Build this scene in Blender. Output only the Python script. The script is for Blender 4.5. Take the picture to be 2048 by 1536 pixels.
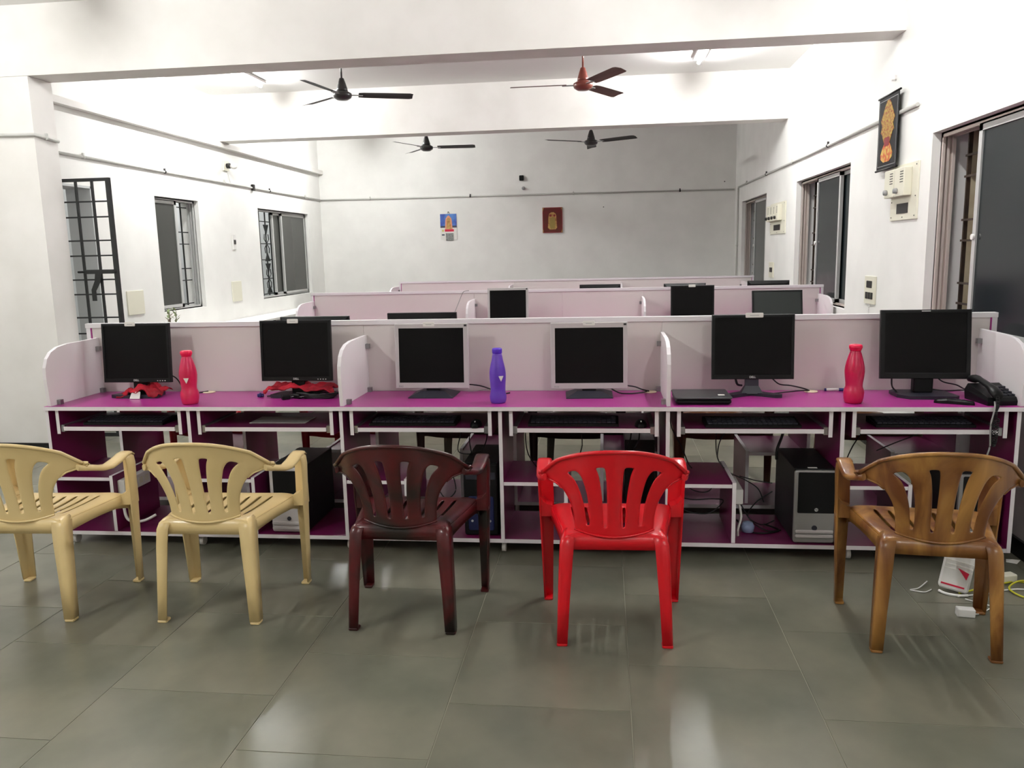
import bpy, math, random
from mathutils import Vector, Matrix
random.seed(7)
PI = math.pi
for o in list(bpy.data.objects): bpy.data.objects.remove(o)
SC = bpy.context.scene
COL = SC.collection

# ------------------------------------------------------------------ camera
cd = bpy.data.cameras.new('camera'); cam = bpy.data.objects.new('camera', cd); COL.objects.link(cam)
cd.sensor_width = 36.0; cd.lens = 1596.689 / 2048 * 36.0; cd.clip_start = 0.05
Rr = Vector((0.99323, 0.11409, -0.02189)); Ru = Vector((0.00301, 0.16305, 0.98661)); Rf = Vector((-0.11613, 0.98, -0.1616))
m = Matrix.Identity(4)
for i in range(3):
    m[i][0] = Rr[i]; m[i][1] = Ru[i]; m[i][2] = -Rf[i]; m[i][3] = (0, 0, 1.48)[i]
cam.matrix_world = m
SC.camera = cam

# ------------------------------------------------------------------ world, exposure
w = bpy.data.worlds.new('night'); SC.world = w; w.use_nodes = True
w.node_tree.nodes['Background'].inputs[0].default_value = (0.012, 0.016, 0.022, 1)
w.node_tree.nodes['Background'].inputs[1].default_value = 1.0
SC.view_settings.view_transform = 'Standard'; SC.view_settings.look = 'None'
SC.view_settings.gamma = 1.0; SC.view_settings.use_curve_mapping = False
SC.view_settings.exposure = 0.0

TUBE = 335.0          # radiance of the lit tube lights over the middle bay
TUBE_BACK = 330.0     # tube over the far left of the back bay
TUBE_NEAR = 270.0    # tube over the near desks
TUBE_FRONT = 420.0   # tubes over the front bay, behind the camera
TUBE_CORRIDOR = 190.0

# ------------------------------------------------------------------ materials
def lin(c):
    c = c / 255.0
    return c / 12.92 if c <= 0.04045 else ((c + 0.055) / 1.055) ** 2.4
def rgb(*c): return (lin(c[0]), lin(c[1]), lin(c[2]), 1)
def mat(name, c, rough=0.5, metal=0.0, c2=None, scale=6.0, detail=4.0, bump=0.0, coat=0.0, trans=0.0, emis=0.0, stretch=None, lo=0.35, hi=0.65, rnd=0.0, spec=0.5, ior=1.45, alpha=1.0, dist=0.0):
    M = bpy.data.materials.new(name); M.use_nodes = True
    nt = M.node_tree; b = nt.nodes['Principled BSDF']; N = nt.nodes.new; L = nt.links.new
    b.inputs['Base Color'].default_value = rgb(*c); b.inputs['Roughness'].default_value = rough
    b.inputs['Metallic'].default_value = metal; b.inputs['Coat Weight'].default_value = coat
    b.inputs['Coat Roughness'].default_value = 0.12
    b.inputs['Transmission Weight'].default_value = trans; b.inputs['Specular IOR Level'].default_value = spec
    b.inputs['IOR'].default_value = ior; b.inputs['Alpha'].default_value = alpha
    if emis:
        b.inputs['Emission Color'].default_value = rgb(*c); b.inputs['Emission Strength'].default_value = emis
    out = None
    if c2 or bump:
        tc = N('ShaderNodeTexCoord'); mp = N('ShaderNodeMapping'); L(tc.outputs['Object'], mp.inputs[0])
        if stretch: mp.inputs['Scale'].default_value = stretch
        nz = N('ShaderNodeTexNoise'); nz.inputs['Scale'].default_value = scale; nz.inputs['Detail'].default_value = detail
        nz.inputs['Distortion'].default_value = dist
        L(mp.outputs[0], nz.inputs['Vector'])
        if c2:
            rp = N('ShaderNodeValToRGB'); rp.color_ramp.elements[0].position = lo; rp.color_ramp.elements[1].position = hi
            rp.color_ramp.elements[0].color = rgb(*c); rp.color_ramp.elements[1].color = rgb(*c2)
            L(nz.outputs['Fac'], rp.inputs[0]); out = rp.outputs[0]
        if bump:
            bp = N('ShaderNodeBump'); bp.inputs['Strength'].default_value = bump; bp.inputs['Distance'].default_value = 0.01
            L(nz.outputs['Fac'], bp.inputs['Height']); L(bp.outputs[0], b.inputs['Normal'])
    if rnd:
        oi = N('ShaderNodeObjectInfo'); hs = N('ShaderNodeHueSaturation'); mr = N('ShaderNodeMapRange')
        mr.inputs['To Min'].default_value = 1 - rnd; mr.inputs['To Max'].default_value = 1 + rnd
        L(oi.outputs['Random'], mr.inputs['Value']); L(mr.outputs[0], hs.inputs['Value'])
        if out: L(out, hs.inputs['Color'])
        else: hs.inputs['Color'].default_value = rgb(*c)
        out = hs.outputs[0]
    if out: L(out, b.inputs['Base Color'])
    return M
M_ = dict(
    wall=mat('wall_paint', (238, 237, 233), 0.75, c2=(232, 231, 227), scale=3, bump=0.03),
    column=mat('column_paint', (236, 233, 229), 0.75, c2=(228, 225, 220), scale=2.5, bump=0.03),
    ceil=mat('ceiling_paint', (236, 235, 232), 0.85),
    tile=mat('grey_stone', (96, 98, 86), 0.27, c2=(124, 121, 106), scale=2.2, detail=8, bump=0.035, rnd=0.07, lo=0.3, hi=0.7),
    grout=mat('grout', (134, 131, 115), 0.8),
    black_stone=mat('black_skirting', (22, 22, 22), 0.25),
    purple=mat('purple_laminate', (164, 48, 132), 0.33, coat=0.1),
    shaded_purple=mat('shaded_purple_board', (112, 24, 76), 0.35, coat=0.1),  # the worktop laminate again, with the under-desk shade put into its colour
    edge=mat('white_edge_band', (232, 226, 229), 0.4),
    panel=mat('pale_laminate', (222, 214, 211), 0.45),
    divider=mat('divider_laminate', (234, 228, 229), 0.38),
    steel=mat('zinc_steel', (150, 150, 150), 0.35, 0.8),
    castor=mat('castor_plastic', (205, 200, 195), 0.5),
    blackp=mat('black_plastic', (14, 14, 15), 0.42, spec=0.25),
    screen=mat('dark_screen', (11, 10, 10), 0.45, spec=0.12),
    screen2=mat('grey_screen', (42, 47, 45), 0.4, spec=0.3),
    silver=mat('silver_plastic', (190, 184, 184), 0.45),
    silver2=mat('silver_front', (150, 148, 146), 0.35, 0.35),
    basep=mat('slate_plastic', (40, 40, 50), 0.4),
    label=mat('white_label', (226, 224, 218), 0.6),
    print_=mat('grey_print', (150, 150, 150), 0.6),
    logo=mat('logo_silver', (200, 200, 200), 0.3, 0.5),
    pink=mat('pink_bottle_plastic', (238, 22, 92), 0.3, trans=0.45, c2=(245, 60, 120), scale=9),
    pinkcap=mat('pink_cap_plastic', (225, 14, 70), 0.35),
    violet=mat('violet_bottle_plastic', (120, 70, 215), 0.3, trans=0.45, c2=(140, 96, 225), scale=9),
    violetcap=mat('violet_cap_plastic', (82, 40, 190), 0.35),
    redcloth=mat('red_cloth', (186, 14, 40), 0.9, c2=(130, 8, 28), scale=14, bump=0.3),
    wire=mat('black_wire', (14, 14, 15), 0.45), greywire=mat('grey_wire', (150, 148, 146), 0.5),
    bluewire=mat('blue_plug', (44, 40, 110), 0.5), yellow=mat('yellow_wire', (206, 200, 50), 0.5),
    whitep=mat('white_plastic', (228, 226, 222), 0.45), cream=mat('cream_plastic', (226, 223, 205), 0.5),
    creamdisc=mat('cream_grommet', (232, 214, 186), 0.5),
    redp=mat('red_print', (200, 20, 60), 0.5), yelp=mat('yellow_paper', (214, 202, 120), 0.7),
    alu=mat('aluminium', (186, 186, 184), 0.45, 0.15), alu_r=mat('anodised_aluminium', (196, 184, 176), 0.5, 0.0),
    glass=mat('black_tinted_glass', (24, 31, 34), 0.15, spec=0.4), glassL=mat('dark_tinted_glass', (60, 61, 58), 0.25, spec=0.35),
    iron=mat('black_iron', (26, 28, 28), 0.45, c2=(34, 36, 35), scale=20), rust=mat('brown_iron', (58, 44, 32), 0.6, c2=(40, 30, 24), scale=15),
    plaster=mat('outside_plaster', (190, 178, 150), 0.85, c2=(170, 155, 128), scale=8),
    corridor=mat('corridor_paint', (196, 198, 198), 0.8),
    fan=mat('fan_dark_enamel', (44, 42, 42), 0.3, coat=0.3), fan2=mat('fan_brown_enamel', (128, 62, 50), 0.3, coat=0.3),
    fanblade=mat('fan_dark_blade', (44, 42, 42), 0.6), fanblade2=mat('fan_brown_blade', (96, 66, 60), 0.6),
    conduit=mat('conduit_pvc', (196, 195, 190), 0.55), dark=mat('dark_rubber', (40, 38, 36), 0.6),
    blueprint=mat('calendar_sky', (52, 60, 158), 0.6, c2=(90, 140, 205), scale=3, lo=0.45, hi=0.6),
    gold=mat('gold_print', (196, 160, 92), 0.5, c2=(150, 96, 48), scale=26, detail=6), orange=mat('orange_print', (216, 150, 120), 0.6),
    maroon=mat('maroon_print', (128, 22, 30), 0.5), scroll=mat('black_cloth', (20, 18, 20), 0.85),
    goldcloth=mat('gold_thread', (176, 150, 66), 0.75, c2=(140, 66, 36), scale=55, detail=6, lo=0.42, hi=0.6),
    greypad=mat('grey_paper', (150, 152, 150), 0.7, c2=(112, 114, 112), scale=60), skyline=mat('dark_print', (60, 66, 84), 0.6),
    leaf=mat('leaf_green', (134, 150, 104), 0.6), stem=mat('stem_grey', (120, 122, 100), 0.7),
    night=mat('far_dark', (10, 12, 14), 0.9),
    cushion=mat('grey_fabric', (170, 168, 166), 0.9), bluef=mat('blue_front', (18, 26, 70), 0.4),
    ch_cream=mat('cream_chair_plastic', (222, 196, 142), 0.32, c2=(216, 189, 134), scale=5, coat=0.15),
    ch_red=mat('red_chair_plastic', (206, 8, 26), 0.3, coat=0.2),
    ch_maroon=mat('maroon_chair_plastic', (76, 12, 17), 0.3, c2=(30, 17, 14), scale=3.2, dist=1.5, coat=0.2, lo=0.4, hi=0.6),
    ch_wood=mat('wood_tone_chair_plastic', (100, 54, 21), 0.34, c2=(178, 130, 66), scale=2.6, stretch=(2.0, 2.0, 0.7), dist=1.8, coat=0.2, lo=0.36, hi=0.72),
    ch_brown=mat('brown_chair_plastic', (104, 66, 40), 0.35, c2=(84, 52, 34), scale=4),
    ch_black=mat('dark_brown_chair_plastic', (40, 26, 20), 0.35),
    ch_grey=mat('taupe_chair_plastic', (92, 74, 62), 0.35, c2=(70, 54, 46), scale=4),
    ch_dred=mat('dark_red_chair_plastic', (150, 8, 28), 0.35),
)
def tube_mat(name, s, c=(250, 251, 250)): 
    return mat(name, c, 0.5, emis=s)

# ------------------------------------------------------------------ mesh helpers
class MB:
    def __init__(s): s.v = []; s.f = []; s.mi = []; s.sm = []
    def add(s, vs, fs, mi=0, smooth=False):
        n = len(s.v); s.v += [tuple(v) for v in vs]
        for k, f in enumerate(fs):
            s.f.append(tuple(i + n for i in f)); s.mi.append(mi[k] if isinstance(mi, (list, tuple)) else mi); s.sm.append(smooth)
        return s
    def box(s, x0, x1, y0, y1, z0, z1, mi=0, xf=None):
        v = [(x, y, z) for z in (z0, z1) for y in (y0, y1) for x in (x0, x1)]
        if xf: v = [xf @ Vector(p) for p in v]
        return s.add(v, [(0, 2, 3, 1), (4, 5, 7, 6), (0, 1, 5, 4), (2, 6, 7, 3), (0, 4, 6, 2), (1, 3, 7, 5)], mi)
    def rbox(s, x0, x1, y0, y1, z0, z1, r=0.005, mi=0, xf=None, axis='y'):
        """box whose profile (seen along axis) has rounded corners and whose rims are chamfered"""
        lo, hi = {'y': (y0, y1), 'x': (x0, x1), 'z': (z0, z1)}[axis]
        a0, a1, b0, b1 = {'y': (x0, x1, z0, z1), 'x': (y0, y1, z0, z1), 'z': (x0, x1, y0, y1)}[axis]
        c = min(r * 0.5, (hi - lo) * 0.3)
        rings = []
        for d, ins in ((lo, c), (lo + c, 0), (hi - c, 0), (hi, c)):
            ring = []
            for (cx, cy, st) in ((a1 - r, b1 - r, 0), (a0 + r, b1 - r, 90), (a0 + r, b0 + r, 180), (a1 - r, b0 + r, 270)):
                for k in range(4):
                    t = math.radians(st + k * 30); rr = max(r - ins, 0.0002)
                    a = cx + rr * math.cos(t); b = cy + rr * math.sin(t)
                    ring.append({'y': (a, d, b), 'x': (d, a, b), 'z': (a, b, d)}[axis])
            rings.append(ring)
        n = 16; vs = [p for g in rings for p in g]
        if xf: vs = [xf @ Vector(p) for p in vs]
        fs = [tuple(range(n))[::-1], tuple(range(3 * n, 4 * n))]
        for k in range(3):
            fs += [(k * n + i, k * n + (i + 1) % n, (k + 1) * n + (i + 1) % n, (k + 1) * n + i) for i in range(n)]
        return s.add(vs, fs, mi)
    def board(s, x0, x1, y0, y1, z0, z1, big=0, edge=1):
        d = [x1 - x0, y1 - y0, z1 - z0]; a = d.index(min(d))
        ax = [2, 2, 1, 1, 0, 0]
        return s.box(x0, x1, y0, y1, z0, z1, [big if q == a else edge for q in ax])
    def loft(s, secs, mi=0, smooth=True, cap=True, closed=True):
        n = len(secs[0]); vs = [p for g in secs for p in g]; fs = []
        for k in range(len(secs) - 1):
            for i in range(n if closed else n - 1):
                j = (i + 1) % n; fs.append((k * n + i, k * n + j, (k + 1) * n + j, (k + 1) * n + i))
        s.add(vs, fs, mi, smooth)
        if cap and closed:
            b = len(s.v) - len(vs)
            for f in (tuple(range(n))[::-1], tuple(range((len(secs) - 1) * n, len(secs) * n))):
                s.f.append(tuple(i + b for i in f)); s.mi.append(mi); s.sm.append(False)
        return s
    def lathe(s, prof, cx=0, cy=0, cz=0, n=20, mi=0, axis='z', smooth=True):
        secs = []
        for r, h in prof:
            g = []
            for i in range(n):
                t = 2 * PI * i / n; a = r * math.cos(t); b = r * math.sin(t)
                g.append({'z': (cx + a, cy + b, cz + h), 'y': (cx + a, cy + h, cz + b), 'x': (cx + h, cy + a, cz + b)}[axis])
            secs.append(g)
        return s.loft(secs, mi, smooth)
    def cyl(s, r, h0, h1, cx=0, cy=0, cz=0, n=14, mi=0, axis='z'):
        return s.lathe([(r, h0), (r, h1)], cx, cy, cz, n, mi, axis, True)
    def tube(s, pts, r, n=8, mi=0):
        pts = [Vector(p) for p in pts]; secs = []
        up = Vector((0, 0, 1))
        for i, p in enumerate(pts):
            d = (pts[min(i + 1, len(pts) - 1)] - pts[max(i - 1, 0)]).normalized()
            a = d.cross(up)
            if a.length < 0.1: a = d.cross(Vector((1, 0, 0)))
            a.normalize(); b = a.cross(d).normalized()
            if i and secs:
                pass
            rr = r[i] if isinstance(r, (list, tuple)) else r
            secs.append([p + (a * math.cos(2 * PI * k / n) + b * math.sin(2 * PI * k / n)) * rr for k in range(n)])
        return s.loft(secs, mi)
    def bar(s, p, q, r, n=4, mi=0):
        return s.tube([p, q], r, n, mi)
    def prism(s, poly, d0, d1, axis='y', mi=0, edge_mi=None, xf=None):
        n = len(poly)
        def P(a, b, d): return {'y': (a, d, b), 'x': (d, a, b), 'z': (a, b, d)}[axis]
        vs = [P(a, b, d0) for a, b in poly] + [P(a, b, d1) for a, b in poly]
        if xf: vs = [xf @ Vector(p) for p in vs]
        fs = [tuple(range(n))[::-1], tuple(range(n, 2 * n))] + [(i, (i + 1) % n, n + (i + 1) % n, n + i) for i in range(n)]
        e = mi if edge_mi is None else edge_mi
        return s.add(vs, fs, [mi, mi] + [e] * n)
    def mesh(s, name):
        me = bpy.data.meshes.new(name); me.from_pydata(s.v, [], s.f)
        for p, a, b in zip(me.polygons, s.mi, s.sm): p.material_index = a; p.use_smooth = b
        me.validate(); me.update()
        import bmesh
        bm = bmesh.new(); bm.from_mesh(me); bmesh.ops.recalc_face_normals(bm, faces=bm.faces); bm.to_mesh(me); bm.free()
        return me
    def build(s, name, mats, parent=None, label=None, loc=None, rz=None, kind=None):
        me = s.mesh(name)
        for mm in (mats if isinstance(mats, (list, tuple)) else [mats]): me.materials.append(mm)
        o = bpy.data.objects.new(name, me); COL.objects.link(o)
        if parent: o.parent = parent
        if loc: o.location = loc
        if rz is not None: o.rotation_euler = (0, 0, rz)
        if label: o['label'] = label
        if kind: o['kind'] = kind
        return o
def tag(o, label, cat, group=None, kind=None):
    if label: o['label'] = label
    if cat: o['category'] = cat
    if group: o['group'] = group
    if kind: o['kind'] = kind
    return o
def thing(name, label, cat, loc=(0, 0, 0), rz=0.0, group=None):
    o = bpy.data.objects.new(name, None); COL.objects.link(o); o.empty_display_size = 0.05
    o.location = loc; o.rotation_euler = (0, 0, rz)
    return tag(o, label, cat, group)
def kids(o): return [c for c in bpy.data.objects if c.parent == o]
def copy_tree(o, parent=None):
    c = o.copy(); COL.objects.link(c)
    if parent: c.parent = parent
    for k in kids(o): copy_tree(k, c)
    return c
def spline(pts, n=8):
    P = [Vector(p) for p in pts]; out = []
    for i in range(len(P) - 1):
        a = P[max(i - 1, 0)]; b = P[i]; c = P[i + 1]; d = P[min(i + 2, len(P) - 1)]
        for k in range(n):
            t = k / n
            out.append(0.5 * ((2 * b) + (c - a) * t + (2 * a - 5 * b + 4 * c - d) * t * t + (3 * b - a - 3 * c + d) * t ** 3))
    out.append(P[-1]); return out
def text_mesh(name, s, size, mt, parent, loc, rot=(PI / 2, 0, 0), ext=0.0004, bold=0.0):
    cu = bpy.data.curves.new(name, 'FONT'); cu.body = s; cu.size = size; cu.extrude = ext; cu.align_x = 'CENTER'; cu.align_y = 'CENTER'; cu.offset = bold
    t = bpy.data.objects.new('tmp_text', cu); COL.objects.link(t)
    bpy.context.view_layer.update()
    me = bpy.data.meshes.new_from_object(t.evaluated_get(bpy.context.evaluated_depsgraph_get()))
    bpy.data.objects.remove(t); me.materials.clear(); me.materials.append(mt)
    o = bpy.data.objects.new(name, me); COL.objects.link(o); o.parent = parent; o.location = loc; o.rotation_euler = rot
    return o

# ------------------------------------------------------------------ room
XR, XL, XL1, YB, YF, ZC = 1.96, -4.53, -5.2, 12.66, -3.6, 3.36
TH = 0.23
def wall_y(name, x0, x1, y0, y1, z1, holes, mt):
    """wall lying along Y, with rectangular openings (ya, yb, za, zb)"""
    mb = MB(); y = y0
    for (a, b, za, zb) in sorted(holes):
        mb.box(x0, x1, y, a, 0, z1)
        if za > 0: mb.box(x0, x1, a, b, 0, za)
        mb.box(x0, x1, a, b, zb, z1); y = b
    mb.box(x0, x1, y, y1, 0, z1)
    return tag(mb.build(name, mt), None, None, kind='structure')
wall_y('wall_right', XR, XR + TH, YF, YB, ZC, [(3.42, 5.235, 0.96, 2.137), (6.87, 8.712, 0.96, 2.14), (10.27, 12.03, 0.96, 2.137), (-0.9, 0.9, 0.96, 2.137)], M_['wall'])
wall_y('wall_left', XL - TH, XL, 6.04, YB, ZC, [(6.12, 6.80, 0.0, 2.146), (7.815, 8.70, 0.955, 2.135), (10.27, 12.08, 0.945, 2.14)], M_['wall'])
tag(MB().box(XL1 - TH, XL1, YF, 6.04, 0, ZC).build('wall_left_front', M_['wall']), None, None, kind='structure')
tag(MB().box(XL - TH, XR + TH, YB, YB + TH, 0, ZC).build('wall_back', M_['wall']), None, None, kind='structure')
tag(MB().box(XL1 - TH, XR + TH, YF - TH, YF, 0, ZC).build('wall_front', M_['wall']), None, None, kind='structure')
tag(MB().box(-6.6, XR + TH, YF - TH, YB + TH, ZC, ZC + 0.15).build('ceiling', M_['ceil']), None, None, kind='structure')
# columns and beams
tag(MB().box(XL1, -4.262, 5.78, 6.04, 0, 2.86).build('wall_column', M_['column']), None, None, kind='structure')
tag(MB().box(XL1, XR, 5.78, 6.04, 2.862, ZC).build('ceiling_beam', M_['column']), None, None, kind='structure')
tag(MB().box(XL, XR, 9.21, 9.46, 2.845, ZC).build('ceiling_beam', M_['column']), None, None, kind='structure')
# lintel ledge along the left wall
tag(MB().box(XL, XL + 0.07, 6.04, YB, 2.782, 2.84).build('trim_1', M_['column']), None, None, kind='structure')
# skirtings
tag(MB().box(XR - 0.016, XR, YF, YB, 0.0, 0.085).build('baseboard_right', M_['black_stone']), None, None, kind='structure')
tag(MB().box(XL, XL + 0.014, 6.04, 6.12, 0.0, 0.085).box(XL, XL + 0.014, 6.80, YB, 0, 0.085).build('baseboard_left', M_['black_stone']), None, None, kind='structure')
tag(MB().box(XL1, -4.262, 5.766, 5.78, 0.0, 0.06).build('baseboard_column', M_['black_stone']), None, None, kind='structure')
tag(MB().box(XL, XR, YB - 0.014, YB, 0.0, 0.085).build('baseboard_back', M_['black_stone']), None, None, kind='structure')
# floor: stone slabs laid in a running bond over a mortar bed
floor = tag(MB().box(XL1 - TH, XR + TH, YF - TH, YB + TH, -0.1, -0.002).build('floor', M_['grout']), None, None, kind='structure')
T = 0.605; g = 0.0017
tm = MB()
tv = [(-T / 2 + g, -T / 2 + g), (T / 2 - g, -T / 2 + g), (T / 2 - g, T / 2 - g), (-T / 2 + g, T / 2 - g)]
vs = [(x * 0.998, y * 0.998, 0) for x, y in tv] + [(x, y, -0.0015) for x, y in tv] + [(x, y, -0.004) for x, y in tv]
tm.add(vs, [(0, 1, 2, 3)] + [(k * 4 + i, (k + 1) * 4 + i, (k + 1) * 4 + (i + 1) % 4, k * 4 + (i + 1) % 4) for k in (0, 1) for i in range(4)])
tme = tm.mesh('tile'); tme.materials.append(M_['tile'])
for ci in range(-9, 4):
    x0 = 0.08 + ci * T; xa, xb = max(x0, XL1), min(x0 + T, XR)
    if xb - xa < 0.05: continue
    off = 0.3 if ci % 2 == 0 else 0.0
    for rj in range(-2, 18):
        y0 = 2.418 + off + (rj - 3) * T; y1 = min(y0 + T, YB)
        if y1 - y0 < 0.05: continue
        t = bpy.data.objects.new('tile', tme); COL.objects.link(t); t.parent = floor
        t.location = ((xa + xb) / 2, (y0 + y1) / 2, random.uniform(-0.0002, 0.0002)); t.scale = ((xb - xa) / T, (y1 - y0) / T, 1)
        t.rotation_euler = (random.uniform(-.0006, .0006), random.uniform(-.0006, .0006), 0)
fl = MB().box(XL1, XR, YF, 2.418 - 5 * T - 0.005, -0.002, 0.0).build('paving', M_['tile'], floor)
# corridor outside the left wall and the ground outside the right wall
tag(MB().box(-6.75, -6.6, 4.5, 13.5, -0.02, ZC).box(-6.6, XL - TH, 13.35, 13.5, 0, ZC).box(-6.6, XL1 - TH, 4.5, 4.6, 0, ZC).build('wall_corridor', M_['corridor']), None, None, kind='structure')
tag(MB().box(-6.75, XL1 - TH, 4.5, 13.5, -0.1, -0.002).box(XL1 - TH, XL - TH, 6.04, 13.5, -0.1, -0.0021).build('floor_corridor', M_['corridor']), None, None, kind='structure')

# ------------------------------------------------------------------ windows
def window(n, side, wall, y0, y1, z0, z1, open_, sashes, fm, gm, style):
    """local x runs left to right as seen from the room, local y into the wall"""
    W = y1 - y0; Hh = z1 - z0
    r = bpy.data.objects.new('window_%d' % n, None); COL.objects.link(r); r['kind'] = 'structure'
    if side == 'R': r.location = (wall, y1, z0); r.rotation_euler = (0, 0, -PI / 2)
    else: r.location = (wall, y0, z0); r.rotation_euler = (0, 0, PI / 2)
    f = MB(); t = 0.03; d0, d1 = 0.05, 0.125
    for k, (a, b) in enumerate(((d0, d0 + 0.015), (d0 + 0.028, d0 + 0.043), (d0 + 0.058, d1))):
        tt = t if k != 1 else t * 0.8
        f.box(0, tt, a, b, 0, Hh); f.box(W - tt, W, a, b, 0, Hh); f.box(0, W, a, b, 0, tt); f.box(0, W, a, b, Hh - tt, Hh)
    f.box(0, 0.012, d0, d1, 0, Hh); f.box(W - 0.012, W, d0, d1, 0, Hh); f.box(0, W, d0, d1, 0, 0.012); f.box(0, W, d0, d1, Hh - 0.012, Hh)
    f.build('window_frame', fm, r)
    for k, (a, b, yo) in enumerate(sashes):
        s = MB(); q = 0.04
        y = d0 + yo
        s.box(a, a + q, y, y + 0.026, 0.022, Hh - 0.022).box(b - q, b, y, y + 0.026, 0.022, Hh - 0.022).box(a, b, y, y + 0.026, 0.022, 0.022 + q).box(a, b, y, y + 0.026, Hh - 0.022 - q, Hh - 0.022)
        so = s.build('sash', M_['alu'], r)
        MB().box(a + q - 0.004, b - q + 0.004, y + 0.010, y + 0.015, 0.022 + q - 0.004, Hh - 0.022 - q + 0.004).build('pane', M_['glass'] if side == 'R' else M_['glassL'], so)
        if k == 0 and side == 'R': MB().cyl(0.016, -0.012, 0.0, a + q / 2, y, Hh * 0.47, 12, 0, 'y').build('latch', M_['whitep'], so)
    gr = MB(); yg = 0.150
    if style == 'bars':
        x = 0.13
        while x < W - 0.02:
            gr.box(x, x + 0.014, yg, yg + 0.022, 0, Hh)
            for zz in (0.16, 0.28, 0.53, 0.65, 0.90, 1.02): gr.box(x, x + 0.16, yg - 0.010, yg, zz, zz + 0.012)
            x += 0.155
    elif style == 'plain':
        for i in range(1, int(W / 0.11)):
            x = i * 0.11; gr.box(x - 0.007, x + 0.007, yg, yg + 0.012, 0, Hh)
        for zz in (0.04, 0.30, 0.43, 0.70, 0.83, 1.10): gr.box(0, W, yg - 0.006, yg + 0.002, zz, zz + 0.011)
    else:
        x = 0.20
        while x < W:
            gr.box(x - 0.009, x + 0.009, yg, yg + 0.012, 0, Hh); gr.box(x + 0.15, x + 0.168, yg, yg + 0.012, 0, Hh)
            for z0_, z1_ in ((1.00, 0.86), (0.50, 0.62), (0.47, 0.34), (0.06, 0.18)):
                gr.prism([(x - 0.085, z0_), (x + 0.085, z0_), (x, z1_)] if z1_ < z0_ else [(x - 0.085, z0_), (x, z1_), (x + 0.085, z0_)], yg - 0.004, yg + 0.004)
            for zc in (0.74, 0.26):
                for sx in (-1, 1):
                    for sz in (-1, 1):
                        gr.bar((x, yg, zc), (x + sx * 0.075, yg, zc + sz * 0.06), 0.007); gr.bar((x + sx * 0.075, yg, zc + sz * 0.06), (x + sx * 0.06, yg, zc + sz * 0.13), 0.007)
            x += 0.36
        for zz in (0.05, 0.26, 0.52, 0.74, 1.04): gr.box(0, W, yg - 0.006, yg + 0.002, zz - 0.006, zz + 0.006)
    gr.build('grille', gm, r)
    return r
window(1, 'R', XR, 3.42, 5.235, 0.96, 2.137, 0, [(0.50, 1.20, 0.0), (1.14, 1.79, 0.028)], M_['alu_r'], M_['rust'], 'bars')
window(2, 'R', XR, 6.87, 8.712, 0.96, 2.14, 0, [(0.62, 1.40, 0.0), (1.05, 1.81, 0.028)], M_['alu_r'], M_['rust'], 'bars')
window(3, 'R', XR, 10.27, 12.03, 0.96, 2.137, 0, [(0.70, 1.50, 0.0), (0.95, 1.73, 0.028)], M_['alu_r'], M_['rust'], 'bars')
window(4, 'R', XR, -0.9, 0.9, 0.96, 2.137, 0, [(0.03, 0.93, 0.0), (0.88, 1.77, 0.028)], M_['alu_r'], M_['rust'], 'bars')
window(5, 'L', XL, 7.815, 8.70, 0.955, 2.135, 0, [(0.02, 0.50, 0.0)], M_['alu'], M_['iron'], 'plain')
window(6, 'L', XL, 10.27, 12.08, 0.945, 2.14, 0, [(0.87, 1.79, 0.0), (0.62, 1.30, 0.028)], M_['alu'], M_['iron'], 'ornament')
# projecting plaster fin just outside each right-hand window (its lit inner cheek shows through the gap)
for (ya, yb) in ((3.42, 5.235), (6.87, 8.712), (10.27, 12.03)):
    tag(MB().box(XR + TH, XR + TH + 0.45, yb, yb + 0.1, 0.6, 2.5).box(XR + TH, XR + TH + 0.45, ya - 0.1, ya, 0.6, 2.5).build('wall_fin', M_['plaster']), None, None, kind='structure')
# doorway frame in the left wall
tag(MB().box(XL - TH, XL + 0.004, 6.78, 6.80, 0, 2.146).box(XL - TH, XL + 0.004, 6.12, 6.14, 0, 2.146).box(XL - TH, XL + 0.004, 6.12, 6.80, 2.126, 2.146).build('door_1', M_['corridor']), None, None, kind='structure')

# ------------------------------------------------------------------ iron gate, swung open into the room
gt = thing('iron_gate', 'black iron grille gate swung open beside the white column', 'gate', (XL + 0.02, 6.15, 0))
f = MB(); GW = 0.58
f.box(0, 0.032, -0.014, 0.014, 0.03, 2.147).box(GW - 0.032, GW, -0.014, 0.014, 0.03, 2.147).box(0.03, GW - 0.03, -0.012, 0.012, 2.122, 2.147).box(0.03, GW - 0.03, -0.012, 0.012, 0.03, 0.06)
f.build('gate_frame', M_['iron'], gt)
for x in (0.045 + 0.09, 0.285, 0.425):
    MB().box(x - 0.008, x + 0.008, -0.009, 0.009, 0.06, 2.122).build('upright_bar', M_['iron'], gt)
for z in (1.964, 1.842, 1.655, 1.534, 1.341, 1.222, 1.032, 0.9, 0.71, 0.58, 0.39, 0.26):
    MB().box(0.03, GW - 0.03, -0.006, 0.006, z - 0.006, z + 0.006).build('cross_bar', M_['iron'], gt)
b = MB(); b.tube([(0.24, -0.02, 1.405), (0.57, -0.02, 1.405)], 0.010); b.box(0.30, 0.56, -0.03, -0.014, 1.388, 1.422)
bo = b.build('bolt', M_['iron'], gt)
b = MB(); b.prism([(0.395, 1.39), (0.455, 1.39), (0.43, 1.32), (0.385, 1.25), (0.385, 1.17), (0.35, 1.17), (0.35, 1.26), (0.385, 1.33)], -0.036, -0.026)
b.build('hasp', M_['iron'], bo)

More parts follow.
